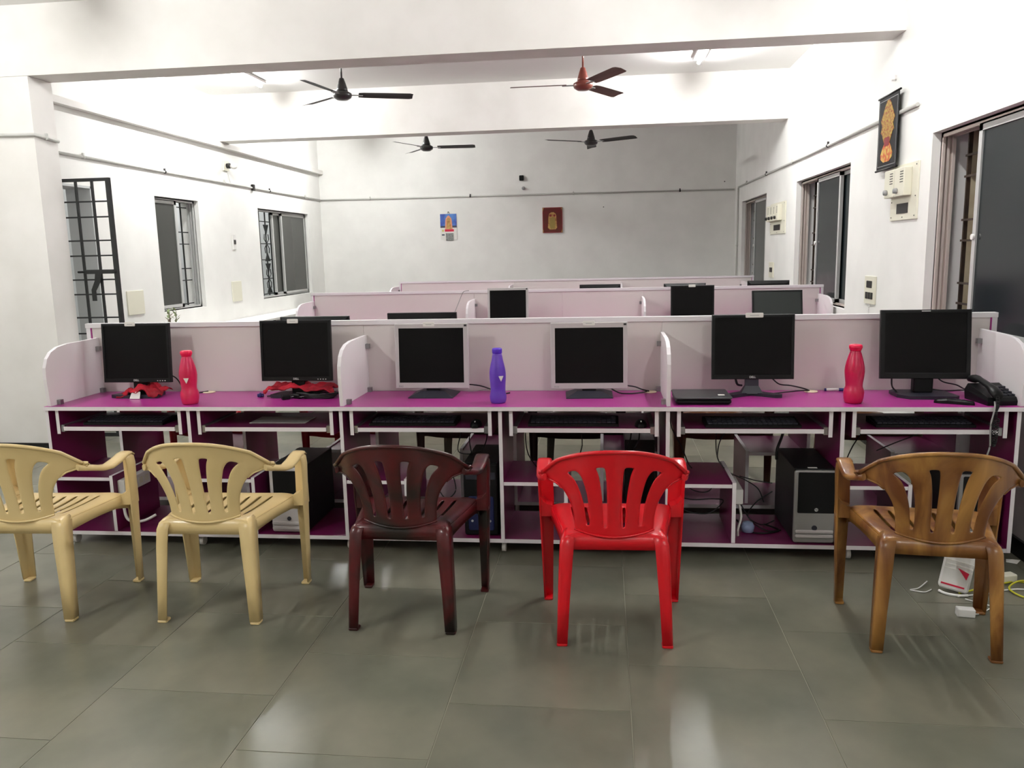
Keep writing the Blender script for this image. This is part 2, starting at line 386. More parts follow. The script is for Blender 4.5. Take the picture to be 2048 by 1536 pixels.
# ------------------------------------------------------------------ tube lights
def tube_light(x, y, z, L, s, label, group=None, lit=True):
    t = thing('tube_light', label, 'light', (x, y, z), 0, group)
    MB().rbox(-0.055, 0.055, -L / 2 - 0.015, L / 2 + 0.015, 0.024, 0.051, 0.006).build('batten', M_['whitep'], t)
    MB().cyl(0.017, -L / 2, L / 2, 0, 0, 0, 16, 0, 'y').build('glass_tube', tube_mat('lit_tube_%d' % (int(s * 10)), s) if lit else M_['whitep'], t)
    e = MB()
    for k in (-1, 1): e.box(-0.014, 0.014, k * (L / 2 + 0.007) - 0.006, k * (L / 2 + 0.007) + 0.006, 0.0, 0.03)
    e.build('end_cap', M_['whitep'], t)
tube_light(-3.66, 8.0, ZC - 0.052, 1.2, TUBE, 'lit tube light on the ceiling left of the dark fan')
tube_light(0.93, 7.9, ZC - 0.052, 1.2, TUBE, 'lit tube light on the ceiling right of the brown fan')
tube_light(-3.66, 11.0, ZC - 0.052, 1.2, TUBE_BACK, 'tube light over the far left of the room, behind the second beam')
tube_light(0.93, 4.35, ZC - 0.052, 1.2, TUBE_NEAR, 'right tube light over the chairs of the near row')
tube_light(-3.66, 4.35, ZC - 0.052, 1.2, TUBE_NEAR, 'left tube light over the chairs of the near row')
tube_light(-3.5, 0.6, ZC - 0.052, 1.2, TUBE_FRONT, 'left tube light behind the camera')
tube_light(1.3, -1.2, ZC - 0.052, 1.2, TUBE_FRONT, 'right tube light behind the camera')
tube_light(-6.0, 8.3, ZC - 0.052, 1.2, TUBE_CORRIDOR, 'tube light in the corridor outside the nearer left window')
tube_light(-5.6, 12.0, ZC - 0.052, 1.2, TUBE_CORRIDOR, 'added tube light brightening the corridor outside the far left window')  # unseen second corridor lamp, added to brighten the background of this window

# ------------------------------------------------------------------ ceiling fans
def fan(x, y, z, az, mt, mb, label, R=0.66):
    t = thing('ceiling_fan', label, 'fan', (x, y, z), math.radians(az), 'ceiling fans')
    MB().lathe([(0.006, -0.045), (0.05, -0.042), (0.082, -0.022), (0.09, 0.0), (0.086, 0.018), (0.06, 0.032), (0.052, 0.035)], n=24).build('motor_housing', mt, t)
    MB().lathe([(0.054, 0.033), (0.05, 0.06), (0.034, 0.115), (0.022, 0.15), (0.017, 0.155)], n=20).build('lower_canopy', mt, t)
    MB().cyl(0.0085, 0.15, ZC - z - 0.03, n=10).build('down_rod', mt, t)
    MB().lathe([(0.02, ZC - z - 0.09), (0.05, ZC - z - 0.02), (0.055, ZC - z)], n=18).build('ceiling_cup', mt, t)
    for k in range(3):
        b = MB(); tw = math.radians(12)
        secs = []
        for rr, wd in ((0.15, 0.052), (0.2, 0.06), (0.4, 0.064), (R - 0.03, 0.066), (R, 0.055)):
            secs.append([(rr, wd * math.cos(tw), -wd * math.sin(tw) + 0.006), (rr, 0.0, 0.014), (rr, -wd * math.cos(tw), wd * math.sin(tw) + 0.006), (rr, 0.0, 0.010)])
        b.loft(secs, 0, False)
        bo = b.build('blade', mb, t, rz=k * 2 * PI / 3)
        MB().box(0.07, 0.19, -0.018, 0.018, 0.0, 0.006).build('blade_arm', M_['steel'], bo)
    return t
fan(-2.442, 7.6, 2.975, 20, M_['fan'], M_['fanblade'], 'dark ceiling fan in the nearer bay, left of the brown fan')
fan(-0.193, 7.6, 2.965, -60, M_['fan2'], M_['fanblade2'], 'brown ceiling fan, the only one that is not black')
fan(-2.399, 11.0, 2.915, 5, M_['fan'], M_['fanblade'], 'far dark ceiling fan on the left, above the calendar')
fan(-0.179, 11.0, 2.905, -30, M_['fan'], M_['fanblade'], 'far dark ceiling fan on the right, above the red framed picture')

# ------------------------------------------------------------------ conduits
def cond(name, pts, r, label):
    t = thing(name, label, 'conduit', pts[0])
    o = Vector(pts[0]); q = [Vector(p) - o for p in pts]
    MB().tube(q, r, 8).build('pipe', M_['conduit'], t)
    sd = MB(); n = 0
    for a, b in zip(q, q[1:]):
        L = (b - a).length; k = max(1, int(L / 1.3))
        for i in range(k):
            p = a + (b - a) * ((i + 0.5) / k); d = (b - a).normalized()
            MB().tube([p - d * 0.012, p + d * 0.012], r * 1.35, 8).box(p.x - 0.008, p.x + 0.008, p.y - 0.008, p.y + 0.008, p.z + r, p.z + r + 0.022).build('saddle', M_['dark'] if (i % 2) else M_['conduit'], t)
cond('wall_conduit', [(XR - 0.014, 5.47, 2.345), (XR - 0.014, 12.3, 2.362)], 0.0125, 'pvc conduit along the right wall, passing behind the black scroll')
cond('wall_conduit', [(XR - 0.014, 12.33, 2.35), (XR - 0.014, 12.33, 0.7)], 0.0125, 'pvc conduit dropping down the right wall near the back corner')
cond('wall_conduit', [(XL + 0.014, 6.06, 2.39), (XL + 0.014, 12.64, 2.383)], 0.0125, 'pvc conduit along the left wall above the gate and windows')
cond('wall_conduit', [(XL + 0.02, YB - 0.014, 2.383), (XR - 0.02, YB - 0.014, 2.357)], 0.0125, 'pvc conduit across the back wall above the calendar')
cond('wall_conduit', [(XL1, 5.766, 2.455), (-4.25, 5.766, 2.437), (-4.246, 6.03, 2.42)], 0.0125, 'pvc conduit wrapping round the white column on the left')

# ------------------------------------------------------------------ desks
PZ = 0.75
XS = [-2.882, -2.107, -1.306, -0.508, 0.294, 1.091, 1.853]
BT = 0.018
def desk_unit(mirror, y0, dep, xa, xb, first, last, label, group):
    """one seat: local x 0..w left to right from its user's side, local y from its front edge inwards"""
    wd = xb - xa
    if not mirror: t = thing('computer_desk', label, 'desk', (xa, y0, 0), 0, group)
    else: t = thing('computer_desk', label, 'desk', (xb, y0, 0), PI, group)
    mt = [M_['shaded_purple'], M_['edge']]
    zt = PZ - 0.021
    x0 = BT / 2 + 0.0005; x1 = wd - BT / 2 - 0.0005
    MB().board(-BT / 2, BT / 2, 0.008, dep, 0.058, zt).build('side_panel', mt, t)
    if last: MB().board(wd - BT / 2, wd + BT / 2, 0.008, dep, 0.058, zt).build('side_panel', mt, t)
    MB().board(x0, x1, 0.008, dep, 0.058, 0.078).build('bottom_board', mt, t)
    # keyboard tray hung from two brackets
    for k, xx in enumerate((0.052, wd - 0.052)):
        MB().board(xx - 0.009, xx + 0.009, 0.014, dep - 0.04, 0.602, zt - 0.0005).build('tray_bracket', mt, t)
    MB().board(0.082, wd - 0.082, 0.012, dep - 0.06, 0.620, 0.641).build('keyboard_tray', mt, t)
    s = MB().box(0.0615, 0.0815, 0.02, dep - 0.08, 0.612, 0.648); s.build('drawer_slide', M_['steel'], t)
    s = MB().box(wd - 0.0815, wd - 0.0615, 0.02, dep - 0.08, 0.612, 0.648); s.build('drawer_slide', M_['steel'], t)
    MB().board(x0, 0.305, 0.012, dep - 0.03, 0.352, 0.370).build('shelf', mt, t)
    MB().board(0.306, 0.324, 0.012, dep - 0.03, 0.0785, 0.378).build('shelf_upright', mt, t)
    for xx in ((0.06, wd - 0.03) if first or last else (0.0,)):
        for yy in (0.05, dep - 0.06):
            c = MB().cyl(0.024, -0.01, 0.01, xx, yy, 0.0245, 16, 0, 'x').box(xx - 0.012, xx + 0.012, yy - 0.012, yy + 0.012, 0.046, 0.0575)
            c.build('castor', M_['castor'], t)
    return t
ordn = ['far left', 'second from left', 'third from left', 'third from right', 'second from right', 'far right']
for i in range(6):
    desk_unit(False, 3.755, 0.45, XS[i], XS[i + 1], i == 0, i == 5, 'purple desk bay with white edges, %s on the near side' % ordn[i], 'near row desk bays')
    desk_unit(True, 4.815, 0.45, XS[i], XS[i + 1], i == 5, i == 0, 'purple desk bay, %s on the far side of the near partition' % ordn[i], 'far side desk bays')
def worktop(y0, y1, x0, x1, label):
    t = MB()
    t.box(x0 + 0.003, x1 - 0.003, y0 + 0.003, y1, PZ - 0.0015, PZ, 0)
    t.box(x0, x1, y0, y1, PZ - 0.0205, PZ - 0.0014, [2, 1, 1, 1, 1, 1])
    o = t.build('worktop', [M_['purple'], M_['edge'], M_['shaded_purple']]); return tag(o, label, 'worktop')
worktop(3.747, 4.207, -2.887, 1.90, 'long purple worktop with white front edge carrying the near monitors')
worktop(4.235, 4.823, -2.887, 1.90, 'purple worktop on the far side of the near partition')
def partition(y, x0, x1, ztop, divx, xg, label, sides=(-1, 1), dd=0.452):
    t = thing('desk_partition', label, 'partition', (0, y, 0))
    z0 = PZ + 0.0005; fr = 0.024
    o = MB().box(x0, x1, -0.008, 0.034, ztop - fr, ztop).build('top_rail', M_['edge'], t)
    for xx in (x0, x1 - fr): MB().box(xx, xx + fr, -0.0015, 0.0265, z0, ztop - fr).build('end_rail', M_['edge'], t)
    for xx in (x0 + fr, x1 - fr - 0.006): MB().box(xx, xx + 0.006, 0.001, 0.022, z0, ztop - fr).build('purple_strip', M_['purple'], t)
    xs = [x0 + fr + 0.006] + [q for q in xg] + [x1 - fr - 0.006]
    for a, b in zip(xs, xs[1:]):
        MB().box(a + 0.0008, b - 0.0008, 0.005, 0.021, z0, ztop - fr).build('panel', M_['panel'], t)
    for s in sides:
        for xx in divx:
            prof = [(0.0, 0.0), (-dd, 0.0), (-dd - 0.012, 0.14), (-dd - 0.008, 0.2), (-dd + 0.012, 0.245), (-dd + 0.045, 0.275), (-dd + 0.10, 0.296), (-dd + 0.18, 0.305), (0.0, 0.308)]
            yy0 = 0.0049 if s < 0 else 0.0211
            pr = [(yy0 + (-s) * 0 + (a if s < 0 else -a), z0 + b) for a, b in prof]
            d = MB().prism(pr, xx - 0.009, xx + 0.009, 'x', 0, 1)
            do = d.build('divider', [M_['divider'], M_['edge']], t)
            for (ya, za) in ((-0.03, 0.25), (-0.03, 0.012), (-dd + 0.06, 0.012)):
                sx = 1 if xx < (x0 + x1) / 2 else -1
                yc = yy0 + (ya if s < 0 else -ya)
                MB().box(xx + sx * 0.009, xx + sx * 0.03, yc - 0.012, yc + 0.012, z0 + za - 0.0125, z0 + za + 0.0125).build('bracket', M_['steel'], do)
    return t
partition(4.207, -2.919, 1.932, 1.139, [-2.86, -1.297, 0.296, 1.862], [-1.306, 0.294], 'pale pink partition with white frame on the near row, behind the monitors')
partition(7.55, -2.85, 1.965, 1.139, [-2.83, -1.237, 0.346, 1.925], [-1.24, -0.40, 0.346], 'pale partition of the middle row, seen over the near one')
partition(10.93, -2.845, 1.955, 1.122, [-2.86, -1.26, 0.215, 1.80], [-1.24, 0.346], 'pale partition of the back row, furthest from the camera')
def long_desk(y0, y1, x0, x1, label):
    t = thing('long_desk', label, 'desk', (0, y0, 0)); D = y1 - y0
    MB().board(x0, x1, 0, D, PZ - 0.02, PZ).build('worktop', [M_['purple'], M_['edge']], t)
    n = 6
    for i in range(n + 1):
        x = x0 + 0.02 + (x1 - x0 - 0.04) * i / n
        MB().board(x - 0.009, x + 0.009, 0.01, D - 0.01, 0.0, PZ - 0.0205).build('side_panel', [M_['shaded_purple'], M_['edge']], t)
    MB().board(x0 + 0.03, x1 - 0.03, D / 2 - 0.009, D / 2 + 0.009, 0.1, PZ - 0.03).build('modesty_panel', [M_['shaded_purple'], M_['edge']], t)
long_desk(7.09, 8.06, -2.86, 1.935, 'double sided purple desk under the middle row partition')
long_desk(10.47, 11.44, -2.86, 1.93, 'double sided purple desk under the back row partition')
# grommets in the near worktop
for i, (x, y) in enumerate(((-2.195, 4.165), (0.232, 4.150), (1.04, 4.155), (1.80, 4.165))):
    o = MB().lathe([(0.002, 0.0005), (0.034, 0.0005), (0.034, 0.004), (0.028, 0.006), (0.002, 0.006)], n=20).build('cable_grommet', M_['creamdisc'] if i < 3 else M_['whitep'], loc=(x, y, PZ))
    tag(o, ['cream cable grommet behind the left pink bottle', 'cream cable grommet beside the middle divider', 'cream cable grommet left of the marker pen', 'white cable grommet left of the desk telephone'][i], 'grommet', 'cable grommets in the worktop')

# ------------------------------------------------------------------ monitors
def monitor(name, label, loc, w, h, zb, body, scr, base, bez=(0.014, 0.014, 0.014, 0.022), yaw=0.0, tilt=4.0, cat='monitor', group=None, brand=None, sticker=None, buttons=None, badge=None, depth=0.045, small=False, stick_w=0.06):
    """origin at the centre of the base; zb = bottom of the display above the worktop; front faces local -y"""
    t = thing(name, label, cat, loc, math.radians(yaw), group)
    X = Matrix.Translation((0, 0, zb)) @ Matrix.Rotation(math.radians(-tilt), 4, 'X')
    l, r_, tp, bt = bez
    f = MB(); yf = -0.02
    # bezel ring
    O = [(-w / 2, 0), (w / 2, 0), (w / 2, h), (-w / 2, h)]; I = [(-w / 2 + l, bt), (w / 2 - r_, bt), (w / 2 - r_, h - tp), (-w / 2 + l, h - tp)]
    c = 0.003
    O2 = [(-w / 2 + c, c), (w / 2 - c, c), (w / 2 - c, h - c), (-w / 2 + c, h - c)]
    vs = [(x, yf + c, z) for x, z in O] + [(x, yf, z) for x, z in O2] + [(x, yf, z) for x, z in I] + [(x, yf + 0.004, z) for x, z in I] + [(x, yf + depth * 0.5, z) for x, z in O] + [(x * 0.86, yf + depth, h / 2 + (z - h / 2) * 0.82) for x, z in O]
    fs = []
    for a, b_ in ((0, 1), (1, 2), (2, 3), (4, 0), (5, 4)):
        fs += [(a * 4 + i, a * 4 + (i + 1) % 4, b_ * 4 + (i + 1) % 4, b_ * 4 + i) for i in range(4)]
    fs.append((20, 21, 22, 23))
    f.add([X @ Vector(v) for v in vs], fs); f.build('casing', M_[body], t)
    ins = 0.0005
    s = MB().box(-w / 2 + l - ins, w / 2 - r_ + ins, yf + 0.0035, yf + 0.006, bt - ins, h - tp + ins, xf=X); s.build('screen', M_[scr], t)
    if base and not small:
        if base == 'foot_plate':      # wide sloping plate
            MB().loft([[(-0.062 - 0.055 * k, -0.02 - 0.055 * k, 0.03 - 0.026 * k), (0.062 + 0.055 * k, -0.02 - 0.055 * k, 0.03 - 0.026 * k), (0.062 + 0.06 * k, 0.06 + 0.06 * k, 0.03 - 0.026 * k), (-0.062 - 0.06 * k, 0.06 + 0.06 * k, 0.03 - 0.026 * k)] for k in (0, 0.55, 1.0)] + [[(-0.117, -0.075, 0.0), (0.117, -0.075, 0.0), (0.122, 0.12, 0.0), (-0.122, 0.12, 0.0)]], 0, False).build('base', M_['basep'], t)
            MB().box(-0.035, 0.035, 0.0, 0.05, 0.025, zb + 0.06).build('neck', M_['blackp'], t)
        elif base == 'v_foot':
            for sx in (-1, 1):
                MB().prism([(sx * 0.0, 0.0), (sx * 0.10, -0.072), (sx * 0.135, -0.068), (sx * 0.14, -0.045), (sx * 0.035, 0.05), (0.0, 0.05)][::sx], 0.0, 0.016, 'z').build('foot', M_['basep'], t)
            MB().loft([[(-0.055, -0.02, 0.012), (0.055, -0.02, 0.012), (0.05, 0.05, 0.012), (-0.05, 0.05, 0.012)], [(-0.033, -0.005, 0.05), (0.033, -0.005, 0.05), (0.03, 0.03, 0.05), (-0.03, 0.03, 0.05)], [(-0.03, -0.002, zb + 0.08), (0.03, -0.002, zb + 0.08), (0.03, 0.03, zb + 0.08), (-0.03, 0.03, zb + 0.08)]], 0, False).build('neck', M_['basep'], t)
        elif base == 'octagon':
            MB().prism([(-0.09, -0.115), (0.115, -0.115), (0.135, -0.09), (0.11, 0.07), (0.085, 0.085), (-0.115, 0.085), (-0.14, 0.055), (-0.135, -0.06)], 0.0, 0.016, 'z').build('base', M_['basep'], t)
            MB().rbox(-0.045, 0.045, -0.005, 0.045, 0.015, zb + 0.08, 0.008, axis='z').build('neck', M_['blackp'], t)
        elif base == 'flat':
            MB().prism([(-0.135, -0.055), (-0.10, -0.068), (0.10, -0.068), (0.135, -0.055), (0.11, 0.06), (-0.11, 0.06)], 0.0, 0.018, 'z').build('base', M_['basep'], t)
            MB().box(-0.035, 0.035, 0.0, 0.045, 0.017, zb + 0.06).build('neck', M_['blackp'], t)
    elif base:
        MB().rbox(-0.11, 0.11, -0.08, 0.08, 0, 0.015, 0.02, axis='z').build('base', M_[body], t)
        MB().box(-0.03, 0.03, 0.012, 0.045, 0.014, zb + 0.1).build('neck', M_[body], t)
    R0 = (PI / 2 - math.radians(tilt), 0, 0)
    if brand:
        p = X @ Vector((brand[1], yf - 0.0004, brand[2])); text_mesh('logo', brand[0], brand[3], M_[brand[4]], t, p, R0, bold=0.0003)
    if sticker is not None:
        so = MB().rbox(sticker - stick_w / 2, sticker + stick_w / 2, yf - 0.002, yf + 0.001, h - 0.016, h + 0.007, 0.004, xf=X).build('sticker', M_['label'], t)
        if not small: MB().box(sticker - stick_w * 0.26, sticker + stick_w * 0.26, yf - 0.0024, yf - 0.0018, h - 0.0065, h - 0.004, xf=X).build('print_line', M_['print_'], so)
    if buttons:
        for k in range(4):
            x = w / 2 - 0.075 + k * buttons
            MB().box(x - 0.003, x + 0.003, yf - 0.001, yf + 0.001, 0.007, 0.012, xf=X).build('button', M_['logo'], t)
    if badge: MB().box(w / 2 - 0.020, w / 2 - 0.006, yf - 0.001, yf + 0.001, h - 0.017, h - 0.007, xf=X).build('badge', M_['dark'], t)
    return t
monitor('monitor', 'black square monitor at the far left, its stand wrapped in red cloth', (-2.535, 4.055, PZ), 0.388, 0.322, 0.078, 'blackp', 'screen', 'flat', brand=('DELL', -0.005, 0.0115, 0.014, 'logo'), sticker=-0.025, buttons=0.014, yaw=0)
monitor('monitor', 'black square monitor standing over a pile of cables and red cloth', (-1.632, 4.055, PZ), 0.388, 0.322, 0.083, 'blackp', 'screen', 'flat', brand=('DELL', -0.002, 0.0115, 0.014, 'logo'), sticker=-0.01, buttons=0.014)
monitor('monitor', 'silver framed monitor left of the violet bottle', (-0.897, 4.05, PZ), 0.386, 0.338, 0.042, 'silver', 'screen', 'foot_plate', bez=(0.02, 0.024, 0.024, 0.03), brand=('BenQ', -0.165, 0.012, 0.010, 'print_'), sticker=-0.012, badge=True)
monitor('monitor', 'silver framed monitor right of the violet bottle, before the red chair', (-0.082, 4.04, PZ), 0.388, 0.338, 0.039, 'silver', 'screen', 'foot_plate', bez=(0.022, 0.022, 0.027, 0.03), brand=('BenQ', -0.165, 0.012, 0.010, 'print_'), sticker=0.0, badge=True, yaw=2)
monitor('monitor', 'black monitor on a v shaped foot behind the closed laptop', (0.727, 4.05, PZ), 0.398, 0.322, 0.084, 'blackp', 'screen', 'v_foot', brand=('DELL', 0.0, 0.011, 0.014, 'logo'), sticker=0.005, stick_w=0.085)
monitor('monitor', 'large black monitor at the right end, beside the desk telephone', (1.540, 4.045, PZ), 0.41, 0.335, 0.083, 'blackp', 'screen', 'octagon', bez=(0.02, 0.02, 0.014, 0.03), sticker=None, yaw=-3, tilt=7)
bpy.context.view_layer.update()
big = [o for o in bpy.data.objects if o.name.startswith('monitor')][-1]
X = Matrix.Translation((0, 0, 0.083)) @ Matrix.Rotation(math.radians(-7), 4, 'X')
MB().box(-0.02, 0.02, -0.0205, -0.0195, 0.326, 0.330, xf=X).build('logo', M_['logo'], big)
MB().box(-0.18, 0.18, -0.0205, -0.0198, 0.0265, 0.0275, xf=X).build('bezel_line', M_['basep'], big)
# monitors on the other side of the near partition: only their upper rims rise above it
monitor('monitor', 'black wide monitor behind the near partition, above the left silver monitor', (-1.035, 4.47, PZ), 0.40, 0.29, 0.118, 'blackp', 'screen', 'flat', yaw=180, small=True)
monitor('monitor', 'black monitor behind the near partition, rising over the second black monitor', (-1.668, 4.47, PZ), 0.41, 0.29, 0.105, 'blackp', 'screen', 'flat', yaw=180, small=True)
# middle row
monitor('monitor', 'silver framed monitor in the middle row', (-0.88, 7.25, PZ), 0.372, 0.335, 0.085, 'silver', 'screen', 'flat', bez=(0.02, 0.02, 0.022, 0.03), small=True, badge=True)
monitor('monitor', 'black monitor with white sticker in the middle row', (0.77, 7.25, PZ), 0.378, 0.32, 0.095, 'blackp', 'screen', 'flat', sticker=-0.005, small=True)
o_ = monitor('monitor', 'grey wide monitor tilted back in the middle row, near the right window', (1.506, 7.25, PZ), 0.43, 0.285, 0.075, 'blackp', 'screen2', 'flat', small=True, tilt=12)
monitor('monitor', 'black monitor behind the middle partition, leftmost of the three there', (-0.05, 7.98, PZ), 0.40, 0.30, 0.108, 'blackp', 'screen', 'flat', yaw=180, small=True)
monitor('monitor', 'black monitor behind the middle partition, between its two neighbours', (0.77, 7.98, PZ), 0.40, 0.30, 0.104, 'blackp', 'screen', 'flat', yaw=180, small=True)
monitor('monitor', 'black monitor behind the middle partition, nearest the right wall', (1.56, 7.98, PZ), 0.39, 0.30, 0.118, 'blackp', 'screen', 'flat', yaw=180, small=True)

# ------------------------------------------------------------------ bottles
def bottle(x, y, mt, cap, label, kind, rz=0.0, s=1.0):
    t = thing('water_bottle', label, 'bottle', (x, y, PZ), rz, 'water bottles on the worktop')
    if kind == 0:
        body = [(0.002, 0.001), (0.036, 0.0), (0.040, 0.006), (0.0445, 0.028), (0.046, 0.05), (0.043, 0.066), (0.038, 0.078), (0.0385, 0.095), (0.0425, 0.125), (0.0445, 0.15), (0.043, 0.17), (0.038, 0.195), (0.031, 0.220), (0.0265, 0.235), (0.0235, 0.242), (0.0235, 0.252)]
        capz = [(0.0240, 0.246), (0.026, 0.252), (0.030, 0.262), (0.029, 0.272), (0.024, 0.276), (0.002, 0.276)]
    else:
        body = [(0.002, 0.001), (0.034, 0.0), (0.038, 0.006), (0.0415, 0.02), (0.0415, 0.036), (0.0375, 0.054), (0.0365, 0.07), (0.0385, 0.10), (0.0405, 0.125), (0.0405, 0.15), (0.0385, 0.168), (0.034, 0.19), (0.029, 0.21), (0.0245, 0.236), (0.0225, 0.246)]
        capz = [(0.022, 0.245), (0.0245, 0.249), (0.0245, 0.268), (0.022, 0.272), (0.002, 0.272)]
    # thin walled: inner surface
    inner = [(max(r - 0.0022, 0.001), max(h, 0.003)) for r, h in body][::-1]
    MB().lathe(body + inner, n=28).build('bottle_body', mt, t)
    MB().lathe(capz, n=22).build('cap', cap, t)
    zc = 0.125
    MB().prism([(-0.013, zc + 0.014), (0.013, zc + 0.014), (0.0, zc - 0.014)], -0.0455, -0.0435).build('triangle_mark', M_['label'], t)
    return t
bottle(-2.128, 3.835, M_['pink'], M_['pinkcap'], 'pink plastic water bottle, the left of the two pink ones', 0, 0.25, 0.97)
bottle(-0.528, 3.862, M_['violet'], M_['violetcap'], 'violet plastic water bottle between the silver monitors', 1, 0.5)
bottle(1.160, 3.858, M_['pink'], M_['pinkcap'], 'pink plastic water bottle left of the big right-hand monitor', 0, 2.6)

# ------------------------------------------------------------------ laptop, marker, handset, telephone
t = thing('laptop', 'closed black laptop with a small white sticker beside the divider', 'laptop', (0.462, 3.905, PZ))
MB().rbox(-0.13, 0.13, -0.115, 0.115, 0.006, 0.026, 0.012, axis='z').build('base', M_['blackp'], t)
MB().rbox(-0.134, 0.134, -0.118, 0.118, 0.0285, 0.038, 0.014, axis='z').build('lid', mat('laptop_lid', (56, 56, 58), 0.42), t)
MB().rbox(-0.12, 0.12, -0.10, 0.10, 0.0, 0.006, 0.006, axis='z').build('underside', M_['blackp'], t)
MB().cyl(0.0055, -0.09, 0.09, 0, 0.114, 0.028, 10, 0, 'x').build('hinge', M_['blackp'], t)
MB().box(0.075, 0.105, -0.06, -0.035, 0.0379, 0.0384).build('sticker', M_['label'], t)
t = thing('marker_pen', 'blue and white marker pen lying by the partition', 'pen', (1.12, 4.175, PZ + 0.0075))
MB().cyl(0.0072, 0.0, 0.062, n=14, axis='x').build('barrel', M_['whitep'], t)
MB().cyl(0.0076, 0.0615, 0.112, n=14, axis='x').build('cap', M_['bluewire'], t)
MB().cyl(0.0072, -0.008, 0.0, n=14, axis='x').build('end_plug', M_['bluewire'], t)
t = thing('cordless_handset', 'black cordless handset lying before the big right-hand monitor', 'phone', (1.60, 3.835, PZ), math.radians(-24))
secs = []
for x, wy, hz in ((-0.082, 0.018, 0.008), (-0.07, 0.025, 0.016), (-0.03, 0.024, 0.022), (0.0, 0.023, 0.020), (0.05, 0.024, 0.018), (0.078, 0.021, 0.014), (0.083, 0.015, 0.008)):
    secs.append([(x, -wy, 0.002), (x, -wy * 0.8, 0.0), (x, wy * 0.8, 0.0), (x, wy, 0.002), (x, wy, hz * 0.7), (x, wy * 0.7, hz), (x, -wy * 0.7, hz), (x, -wy, hz * 0.7)])
MB().loft(secs, 0, False).build('body', M_['blackp'], t)
for k in range(3):
    for j in range(3): MB().box(-0.002 + k * 0.018, 0.008 + k * 0.018, -0.013 + j * 0.010, -0.006 + j * 0.010, 0.0195 - k * 0.0008, 0.0215 - k * 0.0008).build('key', M_['basep'], t)
t = thing('desk_telephone', 'black corded desk telephone at the right end of the worktop', 'phone', (1.795, 3.885, PZ), math.radians(6))
MB().loft([[(-0.085, -0.10, 0.0), (0.075, -0.10, 0.0), (0.075, 0.09, 0.0), (-0.085, 0.09, 0.0)], [(-0.088, -0.103, 0.02), (0.078, -0.103, 0.02), (0.078, 0.093, 0.045), (-0.088, 0.093, 0.045)], [(-0.08, -0.09, 0.036), (0.07, -0.09, 0.036), (0.07, 0.08, 0.075), (-0.08, 0.08, 0.075)]], 0, False).build('base', M_['blackp'], t)
for k in range(4):
    for j in range(3): MB().rbox(0.0 + j * 0.022, 0.016 + j * 0.022, -0.075 + k * 0.03, -0.057 + k * 0.03, 0.038 + k * 0.0072, 0.047 + k * 0.0072, 0.003, axis='z').build('key', M_['basep'], t)
secs = []
for y, z, hw, hh in ((-0.115, 0.045, 0.022, 0.012), (-0.105, 0.052, 0.028, 0.020), (-0.075, 0.067, 0.028, 0.020), (-0.045, 0.080, 0.022, 0.011), (0.02, 0.094, 0.020, 0.010), (0.05, 0.097, 0.023, 0.012), (0.075, 0.096, 0.028, 0.020), (0.105, 0.093, 0.027, 0.018), (0.115, 0.090, 0.020, 0.010)):
    secs.append([(-0.048 + hw * math.cos(a * PI / 4), y, z + hh * math.sin(a * PI / 4)) for a in range(8)])
MB().loft(secs).build('handset', M_['blackp'], t)
def coil(pts, r, rc, turns, n=8):
    P = spline(pts, 40); out = []
    for i, p in enumerate(P):
        a = 2 * PI * turns * i / len(P)
        out.append(p + Vector((math.cos(a) * rc, 0.3 * rc * math.sin(a), math.sin(a) * rc * 0.8)))
    return out
MB().tube(coil([(-0.05, -0.11, 0.05), (-0.06, -0.135, 0.01), (-0.075, -0.150, -0.01), (-0.082, -0.158, -0.06), (-0.085, -0.158, -0.13), (-0.078, -0.156, -0.17), (-0.07, -0.155, -0.13), (-0.065, -0.152, -0.05)], 0.002, 0.008, 46), 0.0022, 5).build('coiled_cord', M_['wire'], t)
MB().tube(spline([(-0.06, -0.11, 0.02), (-0.085, -0.155, -0.004), (-0.10, -0.160, -0.08), (-0.098, -0.162, -0.17), (-0.108, -0.162, -0.215)], 8), 0.0035, 6).build('cord_tail', M_['greywire'], t)

# ------------------------------------------------------------------ cables on the worktop
def cable(pts, r, mt, label, name='cable', group=None, n=8):
    o = Vector(pts[0]); q = [p - o for p in spline(pts, n)]
    return tag(MB().tube(q, r, 6).build(name, mt, loc=o), label, 'cable', group)
z = PZ + 0.004
cable([(-2.42, 4.14, 0.86), (-2.36, 4.13, 0.835), (-2.30, 4.12, z), (-2.24, 4.14, z), (-2.20, 4.165, z + 0.004)], 0.0035, M_['wire'], 'black cable running from the far left monitor to its grommet')
cable([(-0.74, 4.13, 0.80), (-0.66, 4.12, 0.792), (-0.60, 4.11, 0.775), (-0.54, 4.10, z), (-0.5, 4.12, z)], 0.0035, M_['wire'], 'black cable arching from the left silver monitor behind the violet bottle')
cable([(-0.80, 4.14, 0.765), (-0.70, 4.15, 0.757), (-0.62, 4.16, 0.768), (-0.56, 4.17, 0.766)], 0.0018, M_['greywire'], 'thin grey wire lying behind the left silver monitor')
cable([(0.10, 4.13, 0.79), (0.15, 4.12, 0.785), (0.19, 4.12, 0.77), (0.225, 4.14, z + 0.004)], 0.0038, M_['wire'], 'black cable arching from the right silver monitor to the grommet')
cable([(0.02, 4.13, 0.78), (0.07, 4.10, 0.757), (0.12, 4.09, z), (0.18, 4.10, 0.757), (0.215, 4.13, z + 0.004)], 0.0035, M_['wire'], 'black cable lying in a loop under the right silver monitor')
cable([(0.83, 4.10, 0.835), (0.87, 4.10, 0.80), (0.93, 4.11, 0.79), (0.99, 4.12, 0.775), (1.03, 4.15, z + 0.004)], 0.0038, M_['wire'], 'upper black cable from the v foot monitor to the grommet')
